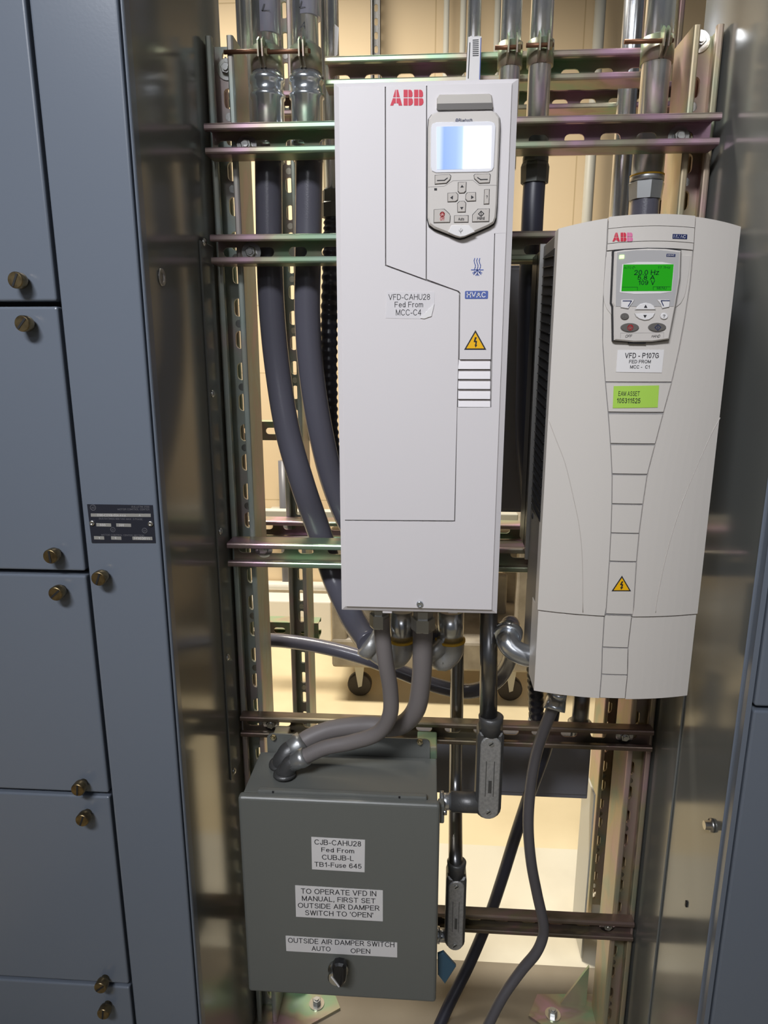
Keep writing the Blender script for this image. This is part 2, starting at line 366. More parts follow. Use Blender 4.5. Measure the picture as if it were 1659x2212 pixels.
def wall_mat():
    m = mat('cream_block_wall', srgb(226, 200, 158), .7); nt = m.node_tree; b = nt.nodes['Principled BSDF']
    tc = nt.nodes.new('ShaderNodeTexCoord'); mp = nt.nodes.new('ShaderNodeMapping'); mp.inputs['Rotation'].default_value = (R(90), 0, 0)
    br = nt.nodes.new('ShaderNodeTexBrick'); br.inputs['Scale'].default_value = 1; br.inputs['Brick Width'].default_value = .62; br.inputs['Row Height'].default_value = .31
    br.inputs['Mortar Size'].default_value = .004; br.inputs['Mortar Smooth'].default_value = .6
    br.inputs['Color1'].default_value = srgb(234, 212, 175); br.inputs['Color2'].default_value = srgb(229, 207, 171); br.inputs['Mortar'].default_value = srgb(205, 182, 142)
    nt.links.new(tc.outputs['Object'], mp.inputs[0]); nt.links.new(mp.outputs[0], br.inputs[0]); nt.links.new(br.outputs[0], b.inputs['Base Color']); return m
M['wall'] = wall_mat()
M['floor'] = mat('sealed_floor', srgb(232, 216, 178), .45, noise=(3, srgb(214, 198, 160), .45, .75))
M['floorlight'] = mat('pale_floor_paint', srgb(226, 220, 200), .5, noise=(4, srgb(205, 198, 178), .5, .8))

# ------------------------------------------------------------ the room
struct(MB().box(-4, 4, -2.6, 3.4, -.1, 0, M['floor']).build('floor'))
struct(MB().box(-4, 4, 3.3, 3.4, 0, 3.3, M['wall']).build('wall_back'))
struct(MB().box(-4, 4, 1.28, 1.66, 0, .004, M['floorlight']).build('trim_1'))
struct(MB().box(-4, 4, .55, 1.28, 0, .008, M['floorpad']).build('trim_2'))

# ------------------------------------------------------------ strut channel
SW, ST = .0413, .0027
def strut(mb, p0, A, W, D, L, slot0=.025, m=None, SD=.0413):
    """slotted channel: p0 = centre of the web's outer face at one end, A along, W across, D towards the open face"""
    m = m or M['zinc']; p0 = Vector(p0); A = Vector(A); W = Vector(W); D = Vector(D)
    h = SW/2
    for s in (-1, 1):                       # flange with rolled lip
        pr = [(h, 0), (h, SD-.003), (h-.001, SD-.001), (h-.003, SD), (h-.0075, SD), (h-.0092, SD-.001), (h-.0095, SD-.003),
              (h-.0095, SD-.0085), (h-.0075, SD-.0085), (h-.0073, SD-.0033), (h-.0035, SD-.003), (h-ST, SD-.0045), (h-ST, 0)]
        mb.prism(pr, lambda u, v, o, s=s: p0+A*o+W*(u*s)+D*v, 0, L, m)
    pitch, sl, sw2 = .0508, .0285, .0072
    hw = h-ST+.0002; n = int((L-slot0)/pitch)+1; a = -slot0+pitch*0
    P = lambda u, v, o: p0+A*u+W*v+D*o
    edges = []
    cs = [slot0+pitch*k for k in range(n+1) if .016 < slot0+pitch*k < L-.016]
    prev = 0
    for i, c in enumerate(cs):
        nxt = L if i == len(cs)-1 else (c+cs[i+1])/2
        st = sl/2-sw2
        for s in (1, -1):
            arc = [(c+st+sw2*math.cos(R(q)), s*sw2*math.sin(R(q))) for q in (0, 30, 60, 90)]+[(c-st+sw2*math.cos(R(q)), s*sw2*math.sin(R(q))) for q in (90, 120, 150, 180)]
            mb.prism([(prev, 0), (prev, s*hw), (nxt, s*hw), (nxt, 0)]+arc, P, 0, ST, m)
        prev = nxt
    return cs, P

def hexbolt(mb, p, ax, r, h, m, washer=True):
    if washer: mb.lathe([(0, r*1.75), (.0022, r*1.75)], p, ax, M['bolt'], 20, False)
    mb.lathe([(.002, r), (h*.85, r), (h, r*.86)], p, ax, m, 6, False)
    mb.lathe([(h, r*.55), (h+.003, r*.5)], p, ax, m, 12)

FY = 1.06                                   # front of the horizontal channels
XL, XR = -.3285, .391
ROWS = [(600, 296, 'uppermost slotted steel channel crossing just below the coupling nuts of the conduits', True),
        (600, 536.5, 'slotted steel channel crossing the two charcoal hoses at half height of the keypads', True),
        (650, 1202, 'slotted steel channel crossing behind the lower half of the tall white drive', True),
        (1200, 1595, 'slotted steel channel carrying the top of the grey junction box', True),
        (1300, 2012, 'lowest slotted steel channel near the floor right of the junction box', True)]
ROWZ = []
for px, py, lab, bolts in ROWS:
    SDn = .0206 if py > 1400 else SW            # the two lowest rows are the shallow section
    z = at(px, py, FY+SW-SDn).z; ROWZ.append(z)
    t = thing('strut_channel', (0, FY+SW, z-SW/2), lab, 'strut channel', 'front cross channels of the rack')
    mb = MB(); strut(mb, (XL, FY+SW, z), (1, 0, 0), (0, 0, 1), (0, -1, 0), XR-XL, .022, M['zincshaded' if z < .9 else 'zinc'], SDn)
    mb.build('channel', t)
    for bx in (XL+.052, XR-.044):
        b = MB(); hexbolt(b, (bx, FY+SW-ST, z), (0, -1, 0), .0085, .0085, M['bolt']); b.build('bolt', t)

def upright(xc, Yf, z0, z1, lab, grp):
    t = thing('strut_upright', (xc, Yf+SW, z0), lab, 'strut upright', grp)
    mb = MB()
    cs, P = strut(mb, (xc, Yf+SW, z0), (0, 0, 1), (1, 0, 0), (0, -1, 0), z1-z0, .03, M['zincgreen' if xc < 0 else 'zincpink'])
    for i, c in enumerate(cs[:-1]):
        if i % 2 == 0: mb.lathe([(-.001, .0068), (.0006, .006)], P((c+cs[i+1])/2, .0, ST), (0, -1, 0), M['bolt'], 16)
    mb.build('front_channel', t)
    mb = MB(); strut(mb, (xc, Yf+SW+.0002, z0), (0, 0, 1), (1, 0, 0), (0, 1, 0), z1-z0, .03, M['zincgreen' if xc < 0 else 'zincpink']); mb.build('rear_channel', t)
    return t
UY = FY+SW+.0005
xl = at(473, 100, UY).x; zt = at(473, 76, UY).z
xr = at(1529, 100, UY).x
tL = upright(xl, UY, .0145, zt, 'near left slotted double upright beside the left cabinet', 'near uprights of the rack')
tR = upright(xr, UY, .0145, at(1529, 52, UY).z, 'near right slotted double upright beside the right cabinet', 'near uprights of the rack')
for t, xx, yy in ((tL, xl, 128), (tR, xr, 95)):
    b = MB(); hexbolt(b, (xx, UY+SW-ST, at(480, yy, UY).z), (0, -1, 0), .0085, .009, M['bolt']); b.build('bolt', t)
BY = 1.42
xbl = at(643.6, 1290, BY).x; xbr = at(1297, 1632, BY).x+SW/2
upright(xbl, BY, .012, 2.35, 'far left slotted double upright seen between the left upright and the hoses', 'far uprights of the rack')
upright(xbr, BY, .012, 2.35, 'far right slotted double upright beside the pink and gold near one', 'far uprights of the rack')
# base plates of the uprights
for xx, yy, lab in ((xl, UY+SW, 'triangular gusseted base plate on the floor under the near left upright'), (xr-.01, UY+.05, 'triangular gusseted base plate on the floor beside the cables')):
    t = thing('base_plate', (xx, yy, .008), lab, 'base plate', 'base plates of the rack')
    sg = 1 if xx < 0 else -1
    P = lambda u, v, o, xx=xx, yy=yy, sg=sg: Vector((xx+sg*u, yy+v, .008+o))
    MB().prism([(-.02, -.06), (.04, -.075), (.145, .0), (.12, .05), (-.02, .06)], P, 0, .006, M['zinc']).build('plate', t)
    MB().prism([(.022, 0), (.075, 0), (.022, .10)], lambda u, v, o, xx=xx, yy=yy, sg=sg: Vector((xx+sg*u, yy+.03+o, .014+v)), 0, .005, M['zinc']).build('gusset', t)
    b = MB(); hexbolt(b, P(.095, .005, .006), (0, 0, 1), .009, .012, M['nut']); b.build('anchor_bolt', t)

def cross(px, py, Y, x0, x1, lab, web_front=False, m=None):
    z = at(px, py, Y).z
    D = (0, 1, 0) if web_front else (0, -1, 0)
    mb = MB(); strut(mb, (x0, Y if web_front else Y+SW, z), (1, 0, 0), (0, 0, 1), D, x1-x0, .02, m)
    return tag(mb.build('strut_channel'), lab, 'strut channel', 'rear cross channels of the rack')
FFY = 1.163
cross(850, 149, FFY, at(702, 149, FFY).x, at(1440, 149, FFY).x, 'topmost slotted steel channel with conduits clamped along it')
cross(1250, 207, BY-SW-.001, -.40, .46, 'far slotted steel channel seen under the topmost channel right of the tall drive')
cross(578, 931, BY+.084, -.42, xbl+.03, 'far slotted steel channel seen left of the charcoal hoses at mid height', True)
cross(620, 1147, BY-SW-.001, -.42, .47, 'far slotted steel channel with pinkish web just above the middle cross channel')
cross(610, 1362, BY+.084, -.42, xbl+.03, 'far slotted steel channel above the loose dark hose near the cart', True)

# ------------------------------------------------------------ motor control centres
MY = .815; FMCC = Flat(MY); XS = -.3375; XFL = -.3330
def thumbscrew(parent, p, ang, name='thumbscrew'):
    mb = MB(); mb.lathe([(0, .006), (.006, .006), (.006, .0088), (.0085, .0094), (.017, .0094), (.0185, .0084)], p, (0, -1, 0), M['brass'], 22)
    mb.obox(Vector(p)+Vector((0, -.0186, 0)), Vector((math.cos(ang), 0, math.sin(ang)))*.0078, (0, .0004, 0), Vector((-math.sin(ang), 0, math.cos(ang)))*.0012, M['matblack'])
    return mb.build(name, parent)
mcc = thing('motor_control_center', (XS-.25, MY+.2, 0), 'blue grey steel motor control cabinet with brass thumbscrews left of the drives', 'electrical cabinet')
MB().box(XS-.75, XS-.012, MY+.022, MY+.37, .01, 2.4, M['matblack']).build('carcass', mcc)
# the wireway door and the unit doors
def colx(px, py): return FMCC.uv(px, py)[0]
xw0 = (colx(57, 0)+colx(196, 1240)+colx(293, 2212))/3; xw1 = (colx(245, 0)+colx(353, 1200)+colx(428, 2212))/3; xf0 = (colx(254, 0)+colx(365, 1200)+colx(436, 2212))/3
wd = MB().box(xw0, xw1, MY, MY+.02, .02, 2.38, M['mcc'], .003, 3).build('wireway_door', mcc)
thumbscrew(wd, FMCC.P(*FMCC.uv(226, 1241)), 1.2)
xd1 = xw0-.0045
zs = [FMCC.uv(130, 656)[1], FMCC.uv(195, 1239)[1], FMCC.uv(243, 1718)[1], FMCC.uv(285, 2130)[1]]
edges = [2.38]+zs+[.02]
screws = [[(52, 608)], [(66, 700), (124, 1194)], [(135, 1273), (181, 1690)], [(190, 1755), (228, 2112)], [(234, 2168)]]
for i in range(5):
    d = MB().box(xd1-.5, xd1, MY, MY+.02, edges[i+1]+.003, edges[i]-.003, M['mcc'], .003, 3).build('unit_door', mcc)
    for k, (x, y) in enumerate(screws[i]): thumbscrew(d, FMCC.P(*FMCC.uv(x, y)), random.uniform(.6, 2.2))
# right flank: front flange and glossy side panel
MB().box(min(xf0, XFL-.004), XFL, MY+.001, MY+.02, .02, 2.38, M['mcc'], .0025, 2).build('corner_flange', mcc)
sp = MB().box(XS-.012, XS, MY+.019, 1.20, .02, 2.38, M['mccside'], .001, 1).build('side_panel', mcc)
SL = Side(XS, 1)
seamY = SL.uv(462, 1100)[0]; zA = SL.uv(420, 515)[1]; zB = SL.uv(503, 1672)[1]
sx = MB().box(XS, XS+.0035, seamY, 1.09, zB, zA, M['mccside'], .0012, 2).build('lap_panel', mcc)
b = MB()
for x, y in ((441, 853), (470, 1148), (489, 1415), (499, 1668), (427, 520)):
    b = MB(); z = SL.uv(x, y)[1]; b.lathe([(0, .006), (.002, .0055), (.004, .003)], (XS+.0035, seamY+.013, z), (1, 0, 0), M['bolt'], 14); b.build('rivet', mcc)
b = MB(); b.lathe([(0, .011), (.002, .0105), (.002, .007), (.0005, .0065)], SL.P(*SL.uv(348, 599)), (1, 0, 0), M['steel'], 20); b.build('knockout_plug', mcc)
# nameplate
npl = MB(); q = [(189, 1089), (330, 1091), (336.5, 1172), (199, 1172)]
npl.prism(pix(FMCC, q), FMCC.P, 0, .0012, M['plate'])
pf = Flat(MY-.0012)
def field(x0, y0, x1, y1): npl.prism(pix(pf, [(x0, y0), (x1, y0+.6), (x1+.6, y1+.6), (x0+.6, y1)]), pf.P, 0, .0003, M['platefield'])
field(196, 1109, 325.5, 1116); field(208, 1130, 240, 1137); field(251, 1130.5, 283, 1137.5); field(203, 1158, 225, 1165); field(240, 1158.5, 262, 1165.5); field(286, 1159, 329, 1166)
npl.ptext('BULLETIN 2100', pf, 284, 1092.5, 322.5, 1096.5, M['plateink'], skew=.3)
npl.ptext('MOTOR CONTROL CENTER', pf, 254, 1098, 323, 1102, M['plateink'], skew=.3)
npl.ptext('2100-C2706-02A-AAA', pf, 210, 1110.2, 272, 1115, M['white'], .0006)
npl.ptext('A', pf, 300, 1110.8, 304, 1115, M['white'], .0006)
npl.ptext('BUS RATINGS 600 VAC MAX  3 PHASE', pf, 214, 1118, 308, 1122, M['plateink'])
npl.ptext('600', pf, 216, 1131.5, 228, 1136, M['white'], .0006); npl.ptext('300', pf, 257, 1132, 268, 1136.5, M['white'], .0006)
npl.ptext('MOTOR CONTROL CENTER SECTION', pf, 219, 1153.3, 311, 1157, M['plateink'])
npl.ptext('1', pf, 213, 1159.3, 216, 1164, M['white'], .0006); npl.ptext('1', pf, 248, 1159.7, 251, 1164.3, M['white'], .0006)
npl.ptext('H103811', pf, 291, 1160, 323, 1165, M['white'], .0006)
for cx, cy, r in ((201, 1096.5, 5.8), (244, 1144, 4.8), (312.5, 1146, 5.2)):
    u, v = pf.uv(cx, cy); k = pf.uv(cx+r, cy)[0]-u
    npl.strip(ell(u, v, k, k, 18), pf, .0007, M['plateink'], 0, .0003, True)
npl.ptext('AB', pf, 197.5, 1094.3, 204.5, 1098.8, M['plateink']); npl.ptext('UL', pf, 241.5, 1142, 246.5, 1146, M['plateink']); npl.ptext('SA', pf, 310, 1144, 315.5, 1148.2, M['plateink'])
nm = npl.build('nameplate', mcc, 'dark navy metal nameplate with pale fields')
for x, y in ((199.5, 1129.5), (325.5, 1131)):
    MB().lathe([(0, .0036), (.0015, .0034), (.0022, .002), (.0012, .0014)], pf.P(*pf.uv(x, y)), (0, -1, 0), M['bolt'], 16).build('rivet', nm)
# right cabinet
XRS = .402
mcr = thing('motor_control_center', (XRS+.2, MY+.2, 0), 'grey steel motor control cabinet on the right with glossy inner flank', 'electrical cabinet')
FR = Flat(.80)
gx = sum(FR.uv(x, y)[0] for x, y in ((1648, 1300), (1594, 1750), (1539, 2200)))/3
MB().box(XRS+.012, XRS+.6, .825, 1.17, .01, 2.4, M['matblack']).build('carcass', mcr)
MB().box(XRS, XRS+.012, .822, 1.20, .02, 2.38, M['mccside'], .001, 1).build('side_panel', mcr)
MB().box(XRS, gx-.003, .802, .823, .02, 2.38, M['mcc'], .003, 2).build('corner_flange', mcr)
zg = FR.uv(1640, 1531)[1]
MB().box(gx+.003, gx+.45, .80, .82, zg+.003, 2.38, M['mcc'], .003, 3).build('unit_door', mcr)
MB().box(gx+.003, gx+.45, .80, .82, .02, zg-.003, M['mcc'], .003, 3).build('unit_door', mcr)
SR = Side(XRS, -1)
b = MB(); b.lathe([(0, .0095), (.004, .009), (.004, .0065), (.012, .006)], SR.P(*SR.uv(1540, 1783)), (-1, 0, 0), M['steel'], 16); b.build('knockout_plug', mcr)
b = MB(); b.box(XRS-.002, XRS, SR.uv(1484, 1950)[0]-.002, SR.uv(1484, 1950)[0]+.002, SR.uv(1484, 1960)[1], SR.uv(1484, 1946)[1], M['matblack']); b.build('slot', mcr)
lapY = SR.uv(1465, 1650)[0]
MB().box(XRS-.003, XRS, lapY, 1.09, .03, SR.uv(1460, 1500)[1]+.1, M['mccside'], .001, 1).build('lap_panel', mcr)

# ------------------------------------------------------------ the tall white drive
VY = .832; V1 = Flat(VY)
vu0 = (V1.uv(720, 183)[0]+V1.uv(740, 1317)[0])/2; vu1 = (V1.uv(1120, 170)[0]+V1.uv(1073, 1323)[0])/2
vz1 = (V1.uv(720, 183)[1]+V1.uv(1120, 170)[1])/2; vz0 = (V1.uv(740, 1317)[1]+V1.uv(1073, 1323)[1])/2
vfd = thing('variable_frequency_drive', ((vu0+vu1)/2, .95, vz0), 'tall off-white variable frequency drive with bright display, labelled VFD-CAHU28', 'motor drive')
mb = MB(); OF = .011
mb.prism([(vu0, vz0), (vu1, vz0), (vu1, vz1), (vu0, vz1)], lambda u, v, o: Vector((u, VY+.10-o, v)), 0, .10-.002+0, M['plastic'], 0)
# chamfered rim
ci = .0062
A_ = [(vu0, vz0), (vu1, vz0), (vu1, vz1), (vu0, vz1)]; B_ = [(vu0+ci, vz0+ci*1.1), (vu1-ci*1.2, vz0+ci*1.1), (vu1-ci*1.2, vz1-ci*.9), (vu0+ci, vz1-ci*.9)]
V1F = Flat(VY-.006)          # raised front field
mb.grid([[Vector((u, VY+.0021, v)) for u, v in A_], [Vector((u, VY-.0015, v)) for u, v in A_], [Vector((u, VY-.005, v)) for u, v in B_]], M['plastic'], False, True)
mb.face([Vector((u, VY-.0035, v)) for u, v in B_], M['groove'])
mb.build('housing', vfd)
mb = MB().box(vu0+.004, vu1-.004, VY+.10, FY-.002, vz0+.006, vz1-.006, M['chassis'], .002); mb.build('rear_chassis', vfd)
sf = V1F
Bl = {k: v for k, v in zip(('bl', 'br', 'tr', 'tl'), B_)}
def pfix(pts):                # photo outline snapped to the field's rim
    out = []
    for x, y in pts:
        u, v = sf.uv(x, y); out.append((max(Bl['tl'][0], min(Bl['tr'][0], u)), max(Bl['bl'][1], min(Bl['tl'][1], v))))
    return out
panels = {
 'main_cover': [(700, 150), (831.2, 150), (832, 574.5), (919.5, 606.5), (988, 630), (991.5, 634), (990, 760), (981, 1124), (700, 1121.5)],
 'logo_strip': [(833.8, 150), (921, 150), (919.6, 603.5), (834.5, 572)],
 'keypad_panel': [(923.2, 150), (1140, 150), (1110, 503.5), (1067.6, 504.5), (1060, 776), (993, 776), (994.5, 633), (991, 628.5), (922, 603)],
 'lower_cover': [(1069.4, 504.8), (1110, 503.7), (1095, 1340), (700, 1340), (700, 1124), (983.3, 1127), (988, 880), (1061.5, 880)]}
for k, pl in panels.items():
    m = MB(); m.prism(pfix(pl), sf.P, -.0025, .001, M['plastic']); PN = m.build(k, vfd)
    if k == 'logo_strip': LOGO = PN
sf = V1F
T1 = Flat(VY-.007)            # top skin of the panels
# louvres
m = MB()
for k, y in enumerate((777, 799, 820.5, 842, 863.5)):
    yb = (797, 818.5, 840, 861.5, 879)[k]
    (u0, v1), (u1, _), (_, v0) = T1.uv(990, y), T1.uv(1059.5, y), T1.uv(990, yb)
    m.grid([[T1.P(u0, v1, -.0035), T1.P(u1, v1, -.0035)], [T1.P(u0, v0, .0004), T1.P(u1, v0, .0004)], [T1.P(u0, v0, -.004), T1.P(u1, v0, -.004)]], M['plastic'], False)
m.build('louvres', vfd)
# logo letters
def logo(m, sf, x0, y0, x1, y1, mats, off=.0003):
    W = (x1-x0); H = (y1-y0)
    def q(pl, mt): m.prism(pix(sf, [(x0+W*a, y0+H*(1-b)) for a, b in pl]), sf.P, -.0002, off, mt)
    a, b_, c = mats; g = .012
    # A: two halves, each split by the level slit, notch in the foot
    q([(0, 0), (.06, .2), (.075, .24), (.105, .24+.2), (.108, .47), (.165, .47), (.165, .25), (.11, .25), (.09, .16), (.072, 0)], a) if 0 else None
    q([(.0, 0), (.045, .0+.0), (.09, .0), (.115, .14), (.165, .14), (.165, .46), (.078, .46)], a)
    q([(.085, .53), (.165, .53), (.165, 1), (.15, 1)], a)
    q([(.185, .46), (.185, .14), (.235, .14), (.255, 0), (.36, 0), (.30, .46)], a)
    q([(.185, 1), (.185, .53), (.288, .53), (.235, 1)], a)
    for k, mt in ((.40, b_), (.715, c)):
        q([(k, 0), (k+.125, 0), (k+.125, .46), (k, .46)], mt); q([(k, .53), (k+.125, .53), (k+.125, 1), (k, 1)], mt)
        q([(k+.145, 0), (k+.21, 0), (k+.26, .07), (k+.285, .2), (k+.275, .38), (k+.25, .46), (k+.145, .46)], mt)
        q([(k+.145, .53), (k+.245, .53), (k+.27, .62), (k+.268, .82), (k+.24, .95), (k+.20, 1), (k+.145, 1)], mt)
m = MB(); logo(m, T1, 843, 194, 915, 228, (M['red'],)*3); m.build('maker_logo', vfd)
# wrinkled paper label
m = MB(); m.prism(pix(T1, [(836, 630), (939, 631), (938, 664), (932, 684), (917, 689), (833, 687)]), T1.P, 0, .0003, M['whitegloss'])
m.prism(pix(T1, [(938, 657), (932, 683), (916, 688.5), (908, 687)]), T1.P, .0003, .0012, M['white'])
m.ptext('VFD-CAHU28', T1, 839, 635.5, 929, 648, M['ink']); m.ptext('Fed From', T1, 852.5, 652, 914, 664, M['ink']); m.ptext('MCC-C4', T1, 855, 668.5, 910, 681.5, M['ink'])
m.build('label_sticker', vfd)
# badge, frost symbol, warning triangle
m = MB(); u0, v1 = T1.uv(1004.5, 628.5); u1, v0 = T1.uv(1054, 645.5)
m.prism(rrect(u0, v0, u1, v1, .0012), T1.P, 0, .0003, M['blue']); m.ptext('HVAC', T1, 1008.5, 631, 1049.5, 642.5, M['white'], bold=.012); m.build('badge', vfd)
m = MB()
for cx in (1025.5, 1031, 1036.5):
    m.strip(pix(T1, [(cx, 558), (cx-1.5, 563), (cx-.5, 568), (cx+1.5, 573), (cx+1, 578), (cx-1, 582)]), T1, .0009, M['blue'], 0, .0003)
m.strip(pix(T1, [(1018, 583), (1044, 583)]), T1, .0010, M['blue'], 0, .0003)
for a in ((1031, 583, 1031, 595), (1031, 583, 1023, 593), (1031, 583, 1039, 593), (1027, 588, 1024, 586), (1035, 588, 1038, 586), (1031, 591, 1027.5, 595), (1031, 591, 1034.5, 595), (1026, 589, 1021, 589.5), (1036, 589, 1041, 589.5)):
    m.strip(pix(T1, [a[:2], a[2:]]), T1, .0009, M['blue'], 0, .0003)
m.build('frost_symbol', vfd)
def warning(m, sf, pts, bolt):
    m.prism(pix(sf, pts), sf.P, 0, .0003, M['ink'])
    c = (sum(p[0] for p in pts)/3, sum(p[1] for p in pts)/3)
    m.prism(pix(sf, [(c[0]+(x-c[0])*.80, c[1]+(y-c[1])*.80) for x, y in pts]), sf.P, .0003, .0005, M['yellow'])
    m.prism(pix(sf, bolt), sf.P, .0005, .0007, M['ink'])
m = MB(); warning(m, T1, [(1027, 713), (1050.5, 755.5), (1002.5, 755.5)], [(1026, 728), (1030, 729), (1027, 735.5), (1030.5, 736.5), (1029, 745), (1031, 745), (1027, 751), (1025, 744), (1026.5, 744.5), (1027, 739.5), (1023, 738.5)]); m.build('warning_triangle', vfd)
m = MB(); m.lathe([(0, .0046), (.0015, .0044), (.0028, .0032), (.0012, .002)], T1.P(*T1.uv(907, 1305)), (0, -1, 0), M['chromezinc'], 20); m.build('cover_screw', vfd)
m = MB()
for x in (836, 978):
    a = V1.uv(x-10, 1316); b2 = V1.uv(x+11, 1325.5); m.box(a[0], b2[0], VY, VY+.01, b2[1], a[1]+.002, M['plastic'], .001)
a = V1.uv(766, 1316); b2 = V1.uv(1055, 1322); m.box(a[0], b2[0], VY+.003, VY+.02, b2[1], a[1]+.002, M['plastic'], .001)
m.build('bottom_lip', vfd)
# keypad
KO = .0075; KF = Flat(VY-.007-KO)
m = MB(); hp = [(943, 236), (943.5, 215), (949, 206.5), (1056, 204.5), (1062, 208), (1065, 234)]
m.prism(pix(T1, hp), T1.P, 0, .004, M['handle'], .0012)
m.build('keypad_handle', vfd)
m = MB(); m.prism(pix(T1, [(944, 227), (1063, 225), (1063, 239), (943.5, 240.5)]), T1.P, .004, .0046, M['chassis']); m.build('handle_recess', vfd)
ko = [(924.5, 275), (926, 256), (933, 246), (946, 240.5), (1062, 238), (1072, 242.5), (1079.5, 253), (1080.5, 270), (1074, 440), (1071.5, 470), (1067, 481), (1056, 488), (1004, 511), (994, 513), (985, 511), (938, 492.5), (927, 484), (923.5, 470)]
m = MB(); m.prism([(u, v) for u, v in pix(KF, [((x-1001)*1.022+1001, (y-376)*1.018+376.5) for x, y in ko])], T1.P, 0, .002, M['gap'])
m.prism(pix(KF, ko), T1.P, 0, KO, M['padgrey'], .0018); KP = m.build('keypad', vfd)
m = MB(); bez = [(931, 276), (934, 268), (943, 264.5), (1058, 262.5), (1068, 266), (1071, 274), (1067, 362), (1063, 369), (1055, 372), (942, 374), (933, 370), (930.5, 361)]
m.prism(pix(KF, bez), KF.P, 0, .0010, M['bezel'], .0006); m.build('display_bezel', vfd)
BF = Flat(VY-.007-KO-.0010)
m = MB(); m.prism(pix(BF, [(943, 274), (1062, 271.5), (1060, 364), (944, 366.5)]), BF.P, 0, .0003, M['screen']); m.build('display', vfd, 'lit display, blue at the left with painted white glare at the right')
m = MB(); m.ptext('Bluetooth', KF, 991, 256.5, 1020.5, 264.5, M['navy'], bold=.01)
u, v = KF.uv(987, 260.5); m.prism(ell(u, v, .0015, .0021, 16), KF.P, 0, .0003, M['navy']); m.ptext('B', KF, 985.8, 257.8, 988.6, 263.4, M['white'], .0005)
m.prism(pix(KF, [(938, 406.5), (944, 406.5), (944, 411.5), (938, 411.5)]), KF.P, 0, .0002, M['ink'])
m.strip(pix(KF, [(925, 404), (960, 402), (978, 390.5), (1021, 389), (1035, 400), (1073, 400)]), KF, .0003, M['groove'], 0, .0002)
m.build('keypad_print', vfd)
def btn(pl, draw=None, name='button', label=None):
    m = MB(); cx = sum(p[0] for p in pl)/len(pl); cy = sum(p[1] for p in pl)/len(pl)
    m.prism(pix(KF, [(cx+(x-cx)+(.9 if x > cx else -.9), cy+(y-cy)+(.9 if y > cy else -.9)) for x, y in pl]), KF.P, -.0002, .0003, M['gap'])
    m.prism(pix(KF, pl), KF.P, 0, .0012, M['button'], .0005)
    if draw: draw(m)
    return m.build(name, vfd, label)
TF = Flat(VY-.007-KO-.0012)
tri = lambda *p: (lambda m: m.prism(pix(TF, p), TF.P, 0, .0003, M['ink']))
ln = lambda p, mt='ink', wd=.0007: (lambda m: m.strip(pix(TF, p), TF, wd, M[mt], 0, .0003))
btn([(940, 379), (971, 377.5), (974, 381), (972, 388), (964, 396), (940, 398)], ln([(944.5, 390), (960, 389.5), (966.5, 384.5)], wd=.0009))
btn([(1024, 379.5), (1027, 377), (1057, 376), (1059, 379), (1057, 395), (1036, 396), (1025, 386)], ln([(1031.5, 383.5), (1038, 388), (1053, 387.5)], wd=.0009))
btn([(990, 394.5), (1007, 394), (1006, 413), (1002, 417), (993, 417.5), (989.5, 413)], tri((998, 399.5), (1001.8, 404.5), (994.5, 405)))
btn([(967.5, 418), (985, 416.5), (989, 421), (988.5, 432), (984, 435.5), (967.5, 436)], tri((972.5, 427), (978.5, 422.5), (978, 431)))
btn([(1010, 416.5), (1027, 416), (1027.5, 434), (1010, 435), (1006, 430), (1006.5, 421)], tri((1023.5, 426), (1017.8, 422), (1017.5, 430)))
btn([(993, 435.5), (1002, 435), (1006, 439), (1005, 458), (989, 458.5), (988.5, 440)], tri((993.8, 447.5), (1001, 447), (997.3, 453)))
btn([(1047, 410), (1057, 409.5), (1056, 440.5), (1045.5, 441)], lambda m: m.ptext('?', TF, 1050, 422, 1053.5, 428.5, M['ink']))
def offd(m):
    u, v = TF.uv(955.5, 463); m.strip(ell(u, v, .0024, .0024, 18), TF, .0008, M['redink'], 0, .0003, True)
    m.strip(pix(TF, [(951.8, 460.5), (959.2, 460.5), (955.5, 467)]), TF, .0007, M['redink'], 0, .0003, True)
    m.ptext('Off', TF, 950.5, 469, 960, 476, M['redink'], bold=.02)
btn([(938, 453.5), (959, 452), (970, 462), (972.5, 466), (971.5, 480.5), (937.5, 481)], offd)
def handd(m):
    m.strip(pix(TF, [(1039.3, 456), (1045, 461.5), (1039, 467.5), (1033.5, 462)]), TF, .0008, M['ink'], 0, .0003, True)
    m.strip(pix(TF, [(1039.2, 459), (1039.1, 464.5)]), TF, .0008, M['ink'], 0, .0003)
    m.ptext('Hand', TF, 1031, 468, 1046.5, 474.5, M['ink'], bold=.015)
btn([(1033, 452), (1057, 451.5), (1056, 478.5), (1020.5, 479.5), (1021, 465)], handd)
btn([(982, 466.5), (1011.5, 466), (1011, 480), (981.5, 480.5)], lambda m: m.ptext('Auto', TF, 990, 470, 1002.5, 476, M['ink'], bold=.012))
m = MB(); m.prism(pix(KF, [(975, 487), (1014, 486.5), (1026, 501), (1012, 507), (1004, 510.5), (994, 512), (985, 509.5), (981, 508), (968, 502)]), KF.P, 0, .0012, M['white'], .0005)
m.strip(pix(TF, [(995.5, 505), (995.7, 493)]), TF, .0005, M['groove'], 0, .0003); m.strip(pix(TF, [(995.5, 502), (992, 499), (992, 496.5)]), TF, .0005, M['groove'], 0, .0003); m.strip(pix(TF, [(995.5, 500.5), (999, 498), (999, 495)]), TF, .0005, M['groove'], 0, .0003)
m.build('usb_flap', vfd)

